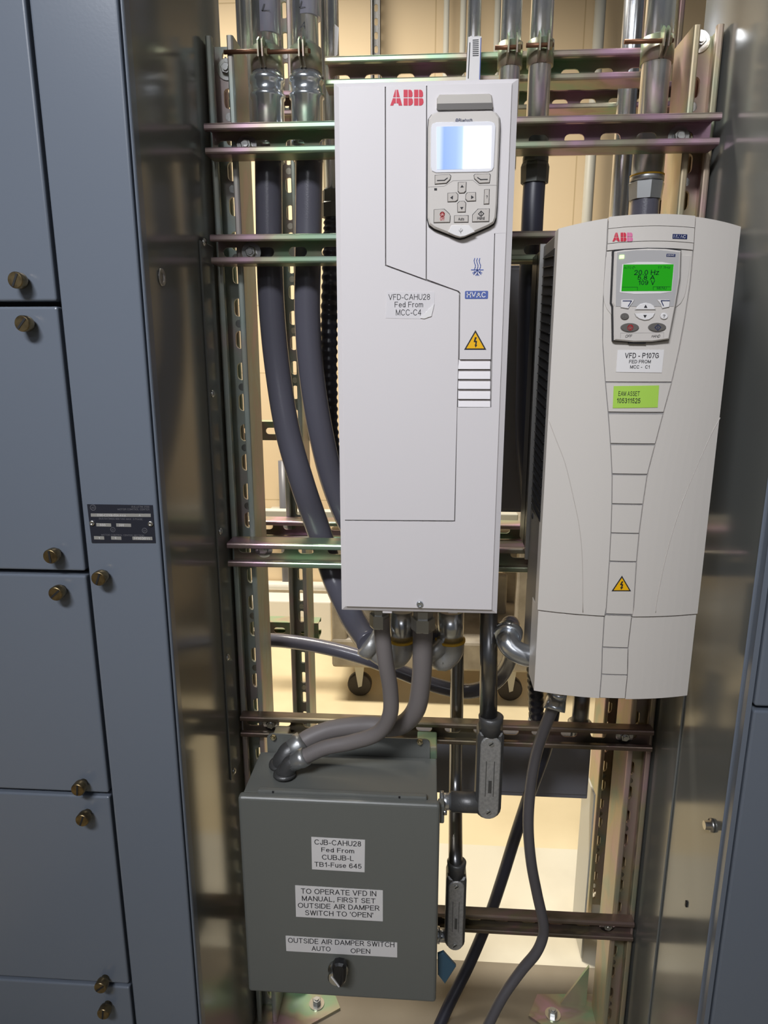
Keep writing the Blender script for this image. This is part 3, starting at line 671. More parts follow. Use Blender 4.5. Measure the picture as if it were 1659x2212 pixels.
# ------------------------------------------------------------ the bowed drive
W2Y = .845
l_ = (at(1207, 494, W2Y).x+at(1150, 1490, W2Y).x)/2; r_ = (at(1597, 490, W2Y).x+at(1487, 1500, W2Y).x)/2
xc = (l_+r_)/2; hw = (r_-l_)/2
B2 = Bulge(xc, hw, W2Y, .016)
zT = (at(1207, 495, W2Y).z+at(1597, 490, W2Y).z)/2; zB = (at(1150, 1491, W2Y).z+at(1487, 1500, W2Y).z)/2
zM = (at(1165, 1319, W2Y).z+at(1503, 1324, W2Y).z)/2
drv = thing('variable_frequency_drive', (xc, .95, zB), 'bowed light grey variable frequency drive with green display, labelled VFD - P107G', 'motor drive')
def ztop(x): return zT+.011*(1-((x-xc)/hw)**2)
def zbot(x): return zB
def curve(pts):
    uv = sorted([(B2.uv(x, y)[1], B2.uv(x, y)[0]) for x, y in pts])
    def f(z):
        if z <= uv[0][0]: return uv[0][1]
        for (z0, x0), (z1, x1) in zip(uv, uv[1:]):
            if z <= z1: return x0+(x1-x0)*(z-z0)/(z1-z0)
        return uv[-1][1]
    return f
LC = curve([(1312, 482), (1310, 530), (1305, 600), (1302, 661), (1301, 741), (1307, 826), (1313, 892), (1318, 960), (1321.5, 1026), (1321, 1087), (1319, 1148), (1315.5, 1213), (1308, 1325), (1305, 1330), (1301, 1396), (1299, 1455), (1295, 1503)])
RC = curve([(1500, 476), (1497, 530), (1490, 610), (1477, 696), (1465, 760), (1450, 826), (1432, 892), (1414, 960), (1397, 1026), (1388, 1087), (1380, 1148), (1374, 1213), (1367, 1325), (1364, 1330), (1356, 1396), (1355, 1455), (1350, 1503)])
def patch(m, xa, xb, za, zb, o0, o1, mt, nx=10, nz=24):
    """slab on the bowed front between edge curves xa(z), xb(z) and heights za(x), zb(x)"""
    def g(o):
        rows = []
        for j in range(nz+1):
            t = j/nz; row = []
            for i in range(nx+1):
                s = i/nx; zg = za(xc)+(zb(xc)-za(xc))*t
                x = xa(zg)+(xb(zg)-xa(zg))*s; z = za(x)+(zb(x)-za(x))*t
                x = xa(z)+(xb(z)-xa(z))*s
                row.append(B2.P(x, z, o))
            rows.append(row)
        return rows
    a, b = g(o0), g(o1)
    m.grid(b, mt, False)
    loop = lambda q: q[0]+[r[-1] for r in q[1:]]+list(reversed(q[-1]))[1:]+[r[0] for r in reversed(q[:-1])][:-1]
    m.grid([loop(a), loop(b)], mt, False, True)
gp = .0006
m = MB()                                         # plastic shell that carries the covers
patch(m, lambda z: l_+.0005, lambda z: r_-.0005, lambda x: zM+.0015, lambda x: ztop(x)-.001, -.022, 0, M['groove'], 16, 6); 
m.build('cover_shell', drv)
m = MB(); patch(m, lambda z: l_, lambda z: LC(z)-gp, lambda x: zM+.001, ztop, -.02, .0022, M['plastic2'], 8, 40); m.build('left_cover', drv)
m = MB(); patch(m, lambda z: RC(z)+gp, lambda z: r_, lambda x: zM+.001, ztop, -.02, .0022, M['plastic2'], 8, 40); m.build('right_cover', drv)
def zpx(y): return B2.uv(1350, y)[1]
m = MB()
segs = [(762, 824), (827.5, 889), (895, 957), (962, 1022.5), (1027, 1087), (1091, 1150), (1153.5, 1211), (1215, 1325)]
def seg_patch(m, ya, yb, top=None):
    za, zb = zpx(yb), zpx(ya)
    patch(m, lambda z: LC(z)+gp, lambda z: RC(z)-gp, lambda x: za, (top or (lambda x: zb)), -.01, .0016, M['plastic2'], 8, 6)
for ya, yb in segs[1:]: seg_patch(m, ya, yb)
m.build('centre_steps', drv)
m = MB(); za = zpx(824); zb = zpx(520)
patch(m, lambda z: LC(z)+gp, lambda z: RC(z)-gp, lambda x: za, lambda x: B2.uv(1405, 538)[1]-.9*(x-B2.uv(1405, 538)[0])**2, -.01, .0012, M['plastic2'], 10, 20)
m.build('keypad_surround', drv)
m = MB(); cxh = B2.uv(1405, 500)[0]
arc = lambda y, k: (lambda x: B2.uv(1405, y)[1]-k*(x-cxh)**2)
patch(m, lambda z: LC(z)+gp, lambda z: RC(z)-gp, arc(536, .9), arc(522, .9), -.008, .0025, M['plastic2'], 12, 3)
patch(m, lambda z: LC(z)+gp, lambda z: RC(z)-gp, arc(521, .9), arc(489.5, .9), -.008, .0032, M['plastic2'], 12, 4)
patch(m, lambda z: LC(z)+gp, lambda z: RC(z)-gp, arc(488.5, .9), arc(463.5, .9), -.03, .0036, M['plastic2'], 12, 4)
m.build('head_panel', drv)
# crease ridges on the two covers
for nm, pl in (('left_crease', [(1184, 905), (1199, 945), (1220, 1000), (1237, 1070), (1251, 1140), (1257, 1210), (1258.5, 1322)]), ('right_crease', [(1554, 902), (1529, 950), (1474, 1080), (1440, 1190), (1419, 1290), (1415, 1322)])):
    q = [B2.P(*B2.uv(x, y), .0019) for x, y in pl]; MB().tube(catmull(q, 5), .0006, M['button'], 8).build(nm, drv)
# lower connection cover
m = MB()
patch(m, lambda z: l_+.0012, lambda z: LC(z)-gp, lambda x: zB, lambda x: zM-.001, -.05, .0014, M['plastic2'], 8, 8)
patch(m, lambda z: RC(z)+gp, lambda z: r_-.0012, lambda x: zB, lambda x: zM-.001, -.05, .0014, M['plastic2'], 8, 8)
m.build('lower_cover', drv)
m = MB(); lz = zB-.0025
for ya, yb in ((1330.5, 1397), (1401, 1455.5), (1459, 1507)): seg_patch(m, ya, yb)
patch(m, lambda z: LC(z), lambda z: RC(z), lambda x: zB, lambda x: zM-.001, -.05, 0, M['groove'], 8, 4)
m.build('lower_steps', drv)
# flank: chassis, grille, flange, heat sink, connection box
m = MB(); m.box(l_+.0006, r_-.0006, W2Y+.018, .95, zM, zT-.003, M['chassis'], .002)
m.build('chassis', drv)
SD = Side(l_+.0006, -1)
gy0, gy1 = SD.uv(1191, 700)[0], SD.uv(1170, 700)[0]; gz1 = SD.uv(1180, 552)[1]; gz0 = SD.uv(1150, 1100)[1]
m = MB(); m.box(l_-.0004, l_+.002, gy0, gy1, gz0, gz1, M['matblack'])
n = 30
for k in range(n):
    z = gz0+(gz1-gz0)*(k+.5)/n; m.obox((l_-.0008, (gy0+gy1)/2, z), (.0012, 0, 0), (0, (gy1-gy0)/2, .003), (0, 0, .0006), M['black'])
m.build('vent_grille', drv)
m = MB(); m.box(l_-.004, r_+.004, .95, .954, zM+.035, zT-.001, M['steel'], .0008); m.build('mounting_flange', drv)
m = MB(); m.box(l_+.002, r_-.002, .954, FY-.001, zM+.04, zT-.004, M['black'], .001)
for k in range(3): m.box(l_-.001+.0015*k, l_+.003, .966+.02*k, .972+.02*k, zM+.04, zT-.006, M['black'])
m.build('heat_sink', drv)
m = MB(); m.box(l_+.004, r_-.004, W2Y+.04, .975, zB+.004, zM+.0, M['chassis'], .002); m.build('connection_box', drv)
# logo, badge, keypad
H2 = Bulge(xc, hw, W2Y-.0033, .016)
m = MB(); logo(m, H2, 1323, 502.5, 1367, 521.5, (M['red'], M['red'], M['redfade']), .0004); m.build('maker_logo', drv, 'red maker letters fading to pink')
m = MB(); m.quad(H2, [(1453, 505.5), (1484.5, 506.5), (1484, 516.5), (1452.5, 515.5)], M['navy']); m.ptext('HVAC', H2, 1455.5, 507.5, 1481.5, 513.8, M['white'], bold=.008, skew=.8); m.build('badge', drv)
sfK = Bulge(xc, hw, W2Y-.0013, .016)
gl = curve([(1308, 556), (1304.5, 600), (1302.5, 636), (1304, 652), (1309, 666), (1322, 683)]); gr = curve([(1490, 556), (1486, 590), (1481, 622), (1477, 640), (1469, 655), (1452, 669)])
m = MB(); patch(m, gl, lambda z: B2.uv(1326, 640)[0], lambda x: B2.uv(1310, 683)[1], lambda x: B2.uv(1310, 555)[1], .0010, .0022, M['padgrey'], 3, 16); m.build('grip_recess', drv)
m = MB(); patch(m, lambda z: B2.uv(1457, 640)[0], gr, lambda x: B2.uv(1470, 669)[1], lambda x: B2.uv(1470, 553)[1], .0010, .0022, M['padgrey'], 3, 16); m.build('grip_recess', drv)
KF2 = Flat(W2Y-.016-.0075)
k2 = [(1328, 543), (1350, 539.5), (1400, 536.5), (1440, 537.5), (1472, 541.5), (1470, 600), (1460, 660), (1446, 733), (1410, 738.5), (1370, 739), (1327, 735), (1326, 662), (1323, 655)]
m = MB(); m.prism(pix(KF2, [((x-1397)*1.03+1397, (y-638)*1.018+637.5) for x, y in k2]), KF2.P, -.012, -.0035, M['gap'])
m.prism(pix(KF2, k2), KF2.P, -.012, 0, M['padgrey'], .0015); m.build('keypad', drv)
m = MB(); m.prism(pix(KF2, [(1333, 545), (1372, 540.5), (1428, 540.5), (1467, 545), (1465, 600), (1455, 662), (1330, 662), (1331, 600)]), KF2.P, 0, .0004, M['lcdframe']); m.build('display_window', drv)
LF = Flat(KF2.Y-.0004)
m = MB(); m.prism(pix(LF, [(1344.5, 571), (1375, 566), (1430, 566), (1456, 571), (1451, 630), (1425, 634), (1370, 635), (1338.5, 631.5)]), LF.P, 0, .0003, M['white'])
m.prism(pix(LF, [(1346.5, 571.5), (1455, 571), (1450, 628.5), (1342, 629)]), LF.P, .0003, .0006, M['lcd'])
L2 = Flat(LF.Y-.0006)
for tx, a in (('20.0 Hz', (1370, 583.5, 1424, 594)), ('5.8 A', (1377, 595, 1415, 604.5)), ('109 V', (1379, 606, 1415, 615.5))): m.ptext(tx, L2, *a, M['lcdtext'], bold=.012)
m.ptext('AUTO', L2, 1348, 576, 1363.5, 581, M['lcdtext']); m.ptext('17.7Hz', L2, 1421, 575.5, 1448, 580.5, M['lcdtext']); m.ptext('MENU', L2, 1419, 619.5, 1440, 625.5, M['lcdtext'])
m.strip(pix(L2, [(1344, 620.5), (1377, 620.5), (1377, 627)]), L2, .0004, M['lcdtext'], 0, .0002); m.strip(pix(L2, [(1448, 619.5), (1411, 619.5), (1411, 626)]), L2, .0004, M['lcdtext'], 0, .0002)
m.strip(ell(*L2.uv(1369, 578.5), .0012, .0012, 10)[:8], L2, .0004, M['lcdtext'], 0, .0002)
m.build('display', drv, 'lit green display showing three readings')
m = MB(); m.prism(pix(LF, [(1338.5, 551.5), (1348, 551), (1347.5, 558.5), (1338, 559)]), LF.P, 0, .0006, M['led']); m.build('indicator_light', drv)
m = MB(); m.prism(pix(LF, [(1440, 548.3), (1459, 548.8), (1458.5, 554.8), (1439, 554.3)]), LF.P, 0, .0003, M['navy']); m.ptext('HVAC', LF, 1441.5, 549.6, 1456.5, 553.2, M['white'], bold=.008, off=.0005); m.build('badge', drv)
def b2(pl, draw=None, mt='padgrey', name='button', h=.0014):
    m = MB(); cx = sum(p[0] for p in pl)/len(pl); cy = sum(p[1] for p in pl)/len(pl)
    m.prism(pix(KF2, [(cx+(x-cx)*1.04, cy+(y-cy)*1.06+.3) for x, y in pl]), KF2.P, -.0002, .0005, M['groove'])
    m.prism(pix(KF2, pl), KF2.P, 0, h, M[mt], .0005)
    if draw: draw(m)
    m.build(name, drv)
T2 = Flat(KF2.Y-.0014)
tr2 = lambda *p: (lambda m: m.prism(pix(T2, p), T2.P, 0, .0003, M['ink']))
def ln2(p, mt, wd=.0007, closed=False): return lambda m: m.strip(pix(T2, p), T2, wd, M[mt], 0, .0003, closed)
b2([(1341, 648), (1370, 648), (1367, 653), (1360, 662), (1357, 667), (1341, 664.5)], ln2([(1345.5, 650), (1364, 650), (1357, 661.5)], 'navy', .0009), 'white')
b2([(1419, 648), (1447, 648), (1445, 663.5), (1430, 666.5), (1427, 658)], ln2([(1446, 649.5), (1428, 649.5), (1433, 660.5)], 'navy', .0009), 'white')
b2([(1372, 669), (1376, 662), (1383, 656.5), (1394, 654), (1405, 656), (1412, 661), (1415.5, 669)], tr2((1394.5, 658), (1398.3, 664.8), (1391, 664.8)), 'white')
b2([(1371, 677.5), (1414, 677), (1410, 685), (1402, 690.5), (1392, 692), (1381, 689), (1374, 684)], tr2((1389.5, 680.5), (1397, 680.5), (1393, 687)), 'white')
b2(ell(1349, 683.5, 9, 7.2, 20), lambda m: m.ptext('Auto', T2, 1344.5, 681.5, 1353.5, 685, M['platefield']), 'chassis')
b2(ell(1434, 683, 8.3, 7, 20), lambda m: m.ptext('?', T2, 1432, 679.5, 1437, 686.5, M['ink']), 'white')
def o2(m):
    u, v = T2.uv(1361.5, 707.5); m.strip(ell(u, v, .0030, .0030, 18), T2, .0006, M['redink'], 0, .0003, True); m.strip(pix(T2, [(1357, 704), (1366, 704), (1361.5, 712)]), T2, .0006, M['redink'], 0, .0003, True)
b2(ell(1360, 707.5, 19.5, 9.5, 28), o2, 'chassis')
def h2(m):
    m.strip(pix(T2, [(1421, 701), (1427.5, 707), (1421, 713.5), (1414.5, 707.5)]), T2, .0006, M['navy'], 0, .0003, True); m.strip(pix(T2, [(1421, 704.5), (1420.8, 710)]), T2, .0006, M['navy'], 0, .0003)
b2(ell(1419, 707, 19, 9.5, 28), h2, 'chassis')
m = MB(); m.ptext('OFF', KF2, 1351, 723, 1365, 729, M['ink'], slant=.3); m.ptext('HAND', KF2, 1408, 723, 1426, 729, M['ink'], slant=.3)
m.strip(pix(KF2, [(1340, 730), (1340.5, 719.5), (1434, 718.5), (1433, 730)]), KF2, .0002, M['groove'], 0, .0002)
m.build('keypad_print', drv)
m = MB(); m.prism(pix(KF2, [(1360, 738), (1397, 738), (1397, 743), (1360, 742)]), KF2.P, -.012, -.003, M['matblack']); m.build('keypad_slot', drv)
D2 = Bulge(xc, hw, W2Y-.0014, .016); D3 = Bulge(xc, hw, W2Y-.0018, .016)
m = MB(); m.quad(D2, [(1334, 756), (1434.5, 755.5), (1429.5, 805), (1330.5, 803.5)], M['white'])
m.ptext('VFD - P107G', D2, 1350, 762.5, 1423.5, 773.5, M['ink'], bold=.013, off=.0006); m.ptext('FED FROM', D2, 1359, 777.5, 1406, 784.5, M['ink'], bold=.013, off=.0006); m.ptext('MCC -  C1', D2, 1361, 789, 1403.5, 796, M['ink'], bold=.013, off=.0006); m.build('label_sticker', drv)
m = MB(); m.quad(D3, [(1325.5, 834), (1423.5, 832.5), (1420.5, 880), (1323.5, 881.5)], M['lime'])
m.ptext('EAM ASSET', D3, 1336, 845, 1382, 855, M['ink'], bold=.006, off=.0006); m.ptext('105311525', D3, 1332.5, 860, 1383.5, 870.5, M['ink'], bold=.010, off=.0006); m.build('asset_sticker', drv, 'lime green asset sticker')
m = MB(); warning(m, D3, [(1343.5, 1243.5), (1363, 1277), (1321, 1277)], [(1343, 1255), (1346, 1256), (1343, 1261), (1346, 1262), (1344, 1268), (1346, 1268), (1341.5, 1273.5), (1339.5, 1267.5), (1341.5, 1268), (1342.5, 1264), (1339, 1263)]); m.build('warning_triangle', drv)
m = MB(); m.lathe([(0, .004), (.001, .0038), (.0004, .002)], SD.P(*SD.uv(1151, 1115)), (-1, 0, 0), M['matblack'], 12); m.build('flank_screw', drv)

# ------------------------------------------------------------ junction box
JY = .897; J = Flat(JY); JBK = 1.031; JDF = FY+SW-.0206
j0 = (J.uv(513, 1722)[0]+J.uv(536, 2138)[0])/2; j1 = (J.uv(951, 1745)[0]+J.uv(942, 2150)[0])/2
jz1 = (J.uv(513, 1720)[1]+J.uv(951, 1742)[1])/2; jz0 = (J.uv(536, 2142)[1]+J.uv(942, 2168)[1])/2
jb = thing('junction_box', ((j0+j1)/2, .98, jz0), 'dark grey steel junction box with three white labels and a selector switch', 'junction box')
MB().box(j0+.004, j1-.004, JY+.018, JBK-.006, jz0+.004, jz1-.004, M['boxgrey'], .002).build('enclosure', jb)
MB().box(j0, j1, JY, JY+.016, jz0, jz1, M['boxgrey'], .005, 3).build('door', jb)
m = MB(); m.box(j0+.028, j1-.02, JY+.012, JY+.022, jz1-.002, jz1+.0045, M['boxgrey'], .0018)
for f in (.17, .80): m.box(j0+(j1-j0)*f-.0015, j0+(j1-j0)*f+.0015, JY+.0115, JY+.013, jz1+.001, jz1+.004, M['matblack'])
m.build('drip_rim', jb)
m = MB(); tz = at(700, 1590, JBK-.004).z
fx0, fx1 = at(577, 1600, JBK-.003).x, at(929, 1610, JBK-.003).x
m.prism(rrect(fx0, jz1-.03, fx1, tz, .009), lambda u, v, o: Vector((u, JBK-o, v)), 0, .003, M['boxgrey']); m.build('mounting_flange', jb)
for xa, xb in ((fx0+.004, fx0+.03), (fx1-.022, fx1+.012)):
    zc = ROWZ[3]; MB().box(xa, xb, JBK+.0003, JDF-.0002, zc-.018, zc+.006, M['zinc'], .002).build('standoff', jb)
for x, y in ((591, 1591), (907, 1601)):
    m = MB(); p = at(x, y, JBK-.003); hexbolt(m, p, (0, -1, 0), .0055, .005, M['goldbolt'], False); m.build('bolt', jb)
JT = Flat(JY)
def jlabel(corners, lines):
    m = MB(); m.prism(pix(J, corners), J.P, 0, .0003, M['white'])
    for tx, a, sk in lines: m.ptext(tx, J, *a, M['ink'], off=.0006, skew=sk, bold=.004)
    m.build('label_sticker', jb)
jlabel([(672.5, 1807.5), (788.5, 1814), (787.5, 1884), (674, 1877.5)], [('CJB-CAHU28', (679, 1812.5, 780, 1823.5), 4.5), ('Fed From', (694, 1830, 765, 1839.5), 3.2), ('CUBJB-L', (695.5, 1845.5, 764, 1856), 3), ('TB1-Fuse 645', (679, 1861, 781, 1871), 5)])
jlabel([(637.5, 1912), (827, 1923), (827, 1990), (639.5, 1980)], [('TO OPERATE VFD IN', (650, 1918.5, 813, 1929.5), 6), ('MANUAL, FIRST SET', (652, 1934.5, 811, 1945), 6), ('OUTSIDE AIR DAMPER', (643.5, 1949.5, 820, 1960), 6.5), ("SWITCH TO 'OPEN'", (659, 1965.5, 806, 1976), 5.5)])
jlabel([(617, 2021), (858, 2036), (858, 2068), (618.5, 2054)], [('OUTSIDE AIR DAMPER SWITCH', (622, 2025, 852, 2035.5), 10), ('AUTO', (673, 2043, 714, 2053), 1.5), ('OPEN', (757.5, 2048, 800, 2058), 1.5)])
cxp = J.uv(731, 2092); p = J.P(*cxp)
m = MB(); m.lathe([(0, .0165), (.004, .0165), (.004, .0148), (.018, .0148), (.02, .0125)], p, (0, -1, 0), M['bolt'], 30); sw = m.build('selector_switch', jb)
m = MB(); KP3 = Flat(JY-.019)
pl = pix(Flat(JY-.03), [(717, 2090), (722, 2083), (731, 2081), (742, 2083), (747, 2091), (746, 2120), (738, 2133), (734, 2133), (720, 2113)])
m.prism(pl, KP3.P, 0, .013, M['black'], .003)
m.strip(pix(Flat(JY-.032), [(716.5, 2112), (732, 2132)]), Flat(JY-.019), .0022, M['white'], .011, .0128); m.build('selector_knob', sw, 'black pointer knob with a white edge')
m = MB(); lx = j1-.003; z = J.uv(955, 1775)[1]
m.box(lx, lx+.01, JY+.016, JY+.034, z-.016, z+.016, M['boxgrey'], .002); m.lathe([(0, .005), (.006, .0045)], (lx+.008, JY+.02, z+.002), (1, 0, 0), M['bolt'], 12); m.build('clamp_latch', jb)
m = MB(); u = J.uv(950, 2080); q = pix(Flat(JY+.03), [(945, 2057), (958, 2052), (985, 2082), (961, 2120), (946, 2100)])
m.prism(q, Flat(JY+.03).P, 0, .006, M['blueplastic'], .0015); m.build('latch_tag', jb, 'teal blue latch flap at the lower right edge')

# ------------------------------------------------------------ conduits
def pipe(name, path, r, mt, lab, cat, grp=None, n=1, parts=None, **kw):
    """path: (px, py, Y)"""
    pts = [at(*q) for q in path]
    if n > 1: pts = catmull(pts, n)
    p0 = min(pts, key=lambda v: v.z)
    if not parts:
        o = MB().tube(pts, r, M[mt], **kw).build(name); return tag(o, lab, cat, grp), pts
    t = thing(name, p0, lab, cat, grp); MB().tube(pts, r, M[mt], **kw).build(parts, t); return t, pts
def vert(px, py, Y, r, z0, z1, lab, mt='galv', grp='vertical steel conduits', name='steel_conduit', shell=None):
    p = at(px, py, Y); t = thing(name, (p.x, p.y, z0), lab, 'conduit', grp)
    MB().tube([(p.x, p.y, z0), (p.x, p.y, z1)], r, M[mt], 28).build('pipe', t); return t, p
def clamp(p, r, z, lab, style=0):
    t = thing('conduit_clamp', (p.x, p.y, z-.016), lab, 'conduit clamp', 'clamps holding conduits to the channels')
    m = MB(); prof = [(-.016, r+.0005), (-.016, r+.0028), (.016, r+.0028), (.016, r+.0005)]
    m.lathe(prof, (p.x, p.y, z), (0, 0, 1), M['zinc'], 28)
    m.build('strap', t)
    xo = .006 if style == 0 else .003
    for s in (-1, 1):
        m = MB(); m.prism([(-.006, -.016), (.004, -.016), (.020, -.008), (.022, .012), (.012, .020), (-.006, .016)], lambda u, v, o, s=s: Vector((p.x+s*xo+o, p.y-r-.001-u, z+v)), -.001, .001, M['zinc']); m.build('ear', t)
    m = MB()
    L = (-.024, .014) if style == 0 else (-.055, .012)
    m.tube([(p.x+L[0], p.y-r-.011, z+.002), (p.x+L[1], p.y-r-.011, z+.002)], .003, M['rust'], 10)
    m.lathe([(0, .0062), (.005, .0062)], (p.x+xo+.001, p.y-r-.011, z+.002), (1, 0, 0), M['goldbolt'], 6, False); m.build('clamp_bolt', t)
    return t
CYD = 1.131
# two big conduits at the left with couplings and charcoal hoses
for i, (tx, hx, lab, hosepath, hl) in enumerate((
    (575, 579, 'leftmost of the two large conduits above the charcoal hoses, plated coupling below', [(580, 345, CYD), (581, 460, CYD), (583, 570, CYD), (588, 680, CYD), (600, 800, 1.13), (621, 930, 1.12), (655, 1050, 1.115), (690, 1150, 1.13), (722, 1250, 1.12), (765, 1340, 1.06), (800, 1390, 1.0)], 'left charcoal flexible hose curving down behind the tall white drive'),
    (662, 663, 'second large conduit from the left above the charcoal hoses, plated coupling below', [(668, 345, CYD), (667, 460, CYD), (665, 570, CYD), (664, 680, CYD), (672, 800, 1.13), (692, 930, 1.13), (722, 1050, 1.14), (770, 1160, 1.15), (840, 1260, 1.12), (905, 1345, 1.06), (940, 1395, 1.0)], 'right charcoal flexible hose curving down behind the tall white drive'))):
    p = at(hx, 215, CYD); zc = p.z; zcb = at(hx, 262, CYD).z; zct = at(hx, 155, CYD).z
    t = thing('steel_conduit', (p.x, p.y, zcb-.05), lab, 'conduit', 'vertical steel conduits')
    MB().tube([(p.x, p.y, zct-.02), (p.x-.001, p.y, 2.35)], .0193, M['galv'], 28).build('pipe', t)
    k = (zct-zcb)
    m = MB(); r0 = .0237
    m.lathe([(-.055, r0), (k*.42, r0), (k*.45, r0+.0022), (k*.52, r0+.0026), (k*.55, r0-.0006), (k*.64, r0-.0002), (k*.74, r0), (k*.77, r0+.0024), (k*.86, r0+.0022), (k*.9, r0-.001), (k, r0-.0015)], (p.x, p.y, zcb), (0, 0, 1), M['chromezinc'], 36)
    m.build('coupling', t)
    m = MB(); zw0, zw1 = at(tx, 80 if i == 0 else 42, CYD).z, 2.3
    m.tube([(p.x+.004, p.y-.0010, zw0), (p.x+.004, p.y-.0010, zw1)], .0196, M['tape'], 28)
    for q, (s, yy) in enumerate((('L', 16),) if i == 0 else (('L', 9), ('A', 56))):
        Fp = Flat(p.y-.0207); m.ptext(s, Fp, tx-8 if i == 0 else 648, yy-7, tx+10 if i == 0 else 662, yy+8, M['ink'], off=.0008, slant=.4)
    m.build('plastic_wrap', t)
    clamp(p, .0205, at(hx, 133, CYD).z, ('rusty-bolted clamp on the leftmost large conduit', 'rusty-bolted clamp on the second large conduit from the left')[i], 1)
    pts = catmull([at(*q) for q in hosepath], 10)
    ht = thing('flexible_hose', pts[-1], hl, 'hose', 'charcoal hoses')
    MB().tube(pts, .0208, M['hose'], 28).build('hose', ht)
    m = MB(); zt0 = at(hx, 352, CYD).z
    m.lathe([(0, .0218), (.02, .0225), (.022, .026), (.034, .026)], (p.x, p.y, zt0), (0, 0, 1), M['chromezinc'], 30); m.build('hose_collar', ht)
# slimmer conduits behind them
vert(531, 60, 1.24, .0150, at(531, 330, 1.24).z, 2.35, 'conduit standing behind and left of the leftmost large conduit')
tb, p = vert(712, 60, 1.22, .0145, at(718, 420, 1.22).z, 2.35, 'conduit beside the second large conduit, ending in a dull connector left of the tall drive')
m = MB(); zc = at(716, 440, 1.22).z; m.lathe([(-.022, .0185), (0, .0185), (.002, .0165), (.02, .016)], (p.x, p.y, zc), (0, 0, 1), M['nutdark'], 8, False); m.build('connector', tb)
m = MB(); m.prism(pix(Flat(p.y-.0148), [(723, 52), (732, 60), (729, 118), (722, 125)]), Flat(p.y-.0148).P, 0, .0005, M['white']); m.build('label_sticker', tb)
hp = catmull([(p.x, p.y, zc-.02)]+[at(*q) for q in ((715, 560, 1.215), (711, 700, 1.20), (711, 830, 1.20), (715, 950, 1.20), (735, 1080, 1.2))], 28)
o = MB().tube(hp, .0140, M['blackhose'], 18, rib=(4, .0009)).build('corrugated_hose'); tag(o, 'black ribbed flexible conduit just left of the tall white drive', 'hose')
# three conduits above the tall drive
tt, p = vert(1024, 60, CYD, .0098, vz1-.02, 2.35, 'slim conduit with a barcode sticker above the tall drive')
Fp = Flat(p.y-.0103); m = MB(); m.prism(pix(Fp, [(1011.5, 80), (1040, 78.5), (1036.5, 176), (1006, 178)]), Fp.P, -.004, .0004, M['white'])
for k in range(9): m.prism(pix(Fp, [(1021, 86+k*4.2), (1034, 85.5+k*4.2), (1033.8, 87.5+k*4.2), (1020.8, 88+k*4.2)]), Fp.P, .0004, .0006, M['ink'])
m.prism(pix(Fp, [(1014, 92), (1016, 92), (1012.5, 170), (1010.5, 170)]), Fp.P, .0004, .0006, M['ink']); m.prism(pix(Fp, [(1038, 82), (1040, 82), (1037, 172), (1035, 172)]), Fp.P, .0004, .0006, M['blue'])
m.build('barcode_sticker', tt)
_, p = vert(1104, 60, CYD, .0150, vz1-.02, 2.35, 'conduit with a clamp rising directly behind the upper right corner of the tall drive')
clamp(p, .0152, at(1104, 122, CYD).z, 'clamp on the conduit behind the upper right corner of the tall drive')
t5, p = vert(1170, 60, CYD, .0162, at(1158, 352, CYD).z, 2.35, 'conduit passing right of the tall drive into a dark flexible hose')
clamp(p, .0164, at(1168, 118, CYD).z, 'clamp on the conduit just right of the tall drive')
m = MB(); zc = at(1155, 353, CYD).z; m.lathe([(.0, .019), (.008, .019), (.012, .0178), (.05, .0172)], (p.x, p.y, zc), (0, 0, 1), M['nutdark'], 26)
m.lathe([(-.028, .0205), (-.005, .0212), (.0, .0195)], (p.x, p.y, zc), (0, 0, 1), M['nutdark'], 8, False); m.build('connector', t5)
hp = catmull([(p.x, p.y, zc-.02)]+[at(*q) for q in ((1150, 470, 1.128), (1143, 640, 1.13), (1138, 800, 1.135), (1136, 960, 1.14), (1150, 1100, 1.15))], 10)
tag(MB().tube(hp, .0165, M['navycable'], 22).build('flexible_hose'), 'dark flexible hose dropping between the two drives', 'hose', 'charcoal hoses')
t6, p = vert(1424, 60, CYD, .0200, at(1395, 400, CYD).z, 2.35, 'large conduit above the bowed drive ending in a big compression nut')
clamp(p, .0202, at(1412, 112, CYD).z, 'brownish clamp on the large conduit above the bowed drive', 1)
m = MB(); zc = at(1393, 425, CYD).z; m.lathe([(-.005, .024), (.018, .0262), (.02, .0235)], (p.x, p.y, zc), (0, 0, 1), M['nut'], 8, False)
m.lathe([(.02, .0245), (.027, .0245), (.029, .0228), (.09, .022)], (p.x, p.y, zc), (0, 0, 1), M['nut'], 30); m.lathe([(.027, .0246), (.0295, .0246)], (p.x, p.y, zc), (0, 0, 1), M['yring'], 30); m.build('compression_nut', t6)
hp = [(p.x, p.y, zc+.01), (p.x, p.y-.003, zc-.07), (p.x, p.y-.008, zc-.15)]
tag(MB().tube(catmull(hp, 6), .0205, M['hose'], 24).build('flexible_hose'), 'short charcoal hose entering the top of the bowed drive', 'hose', 'charcoal hoses')
vert(1366, 60, 1.36, .0168, at(1338, 470, 1.36).z-.2, 2.35, 'conduit standing behind the large one above the bowed drive')
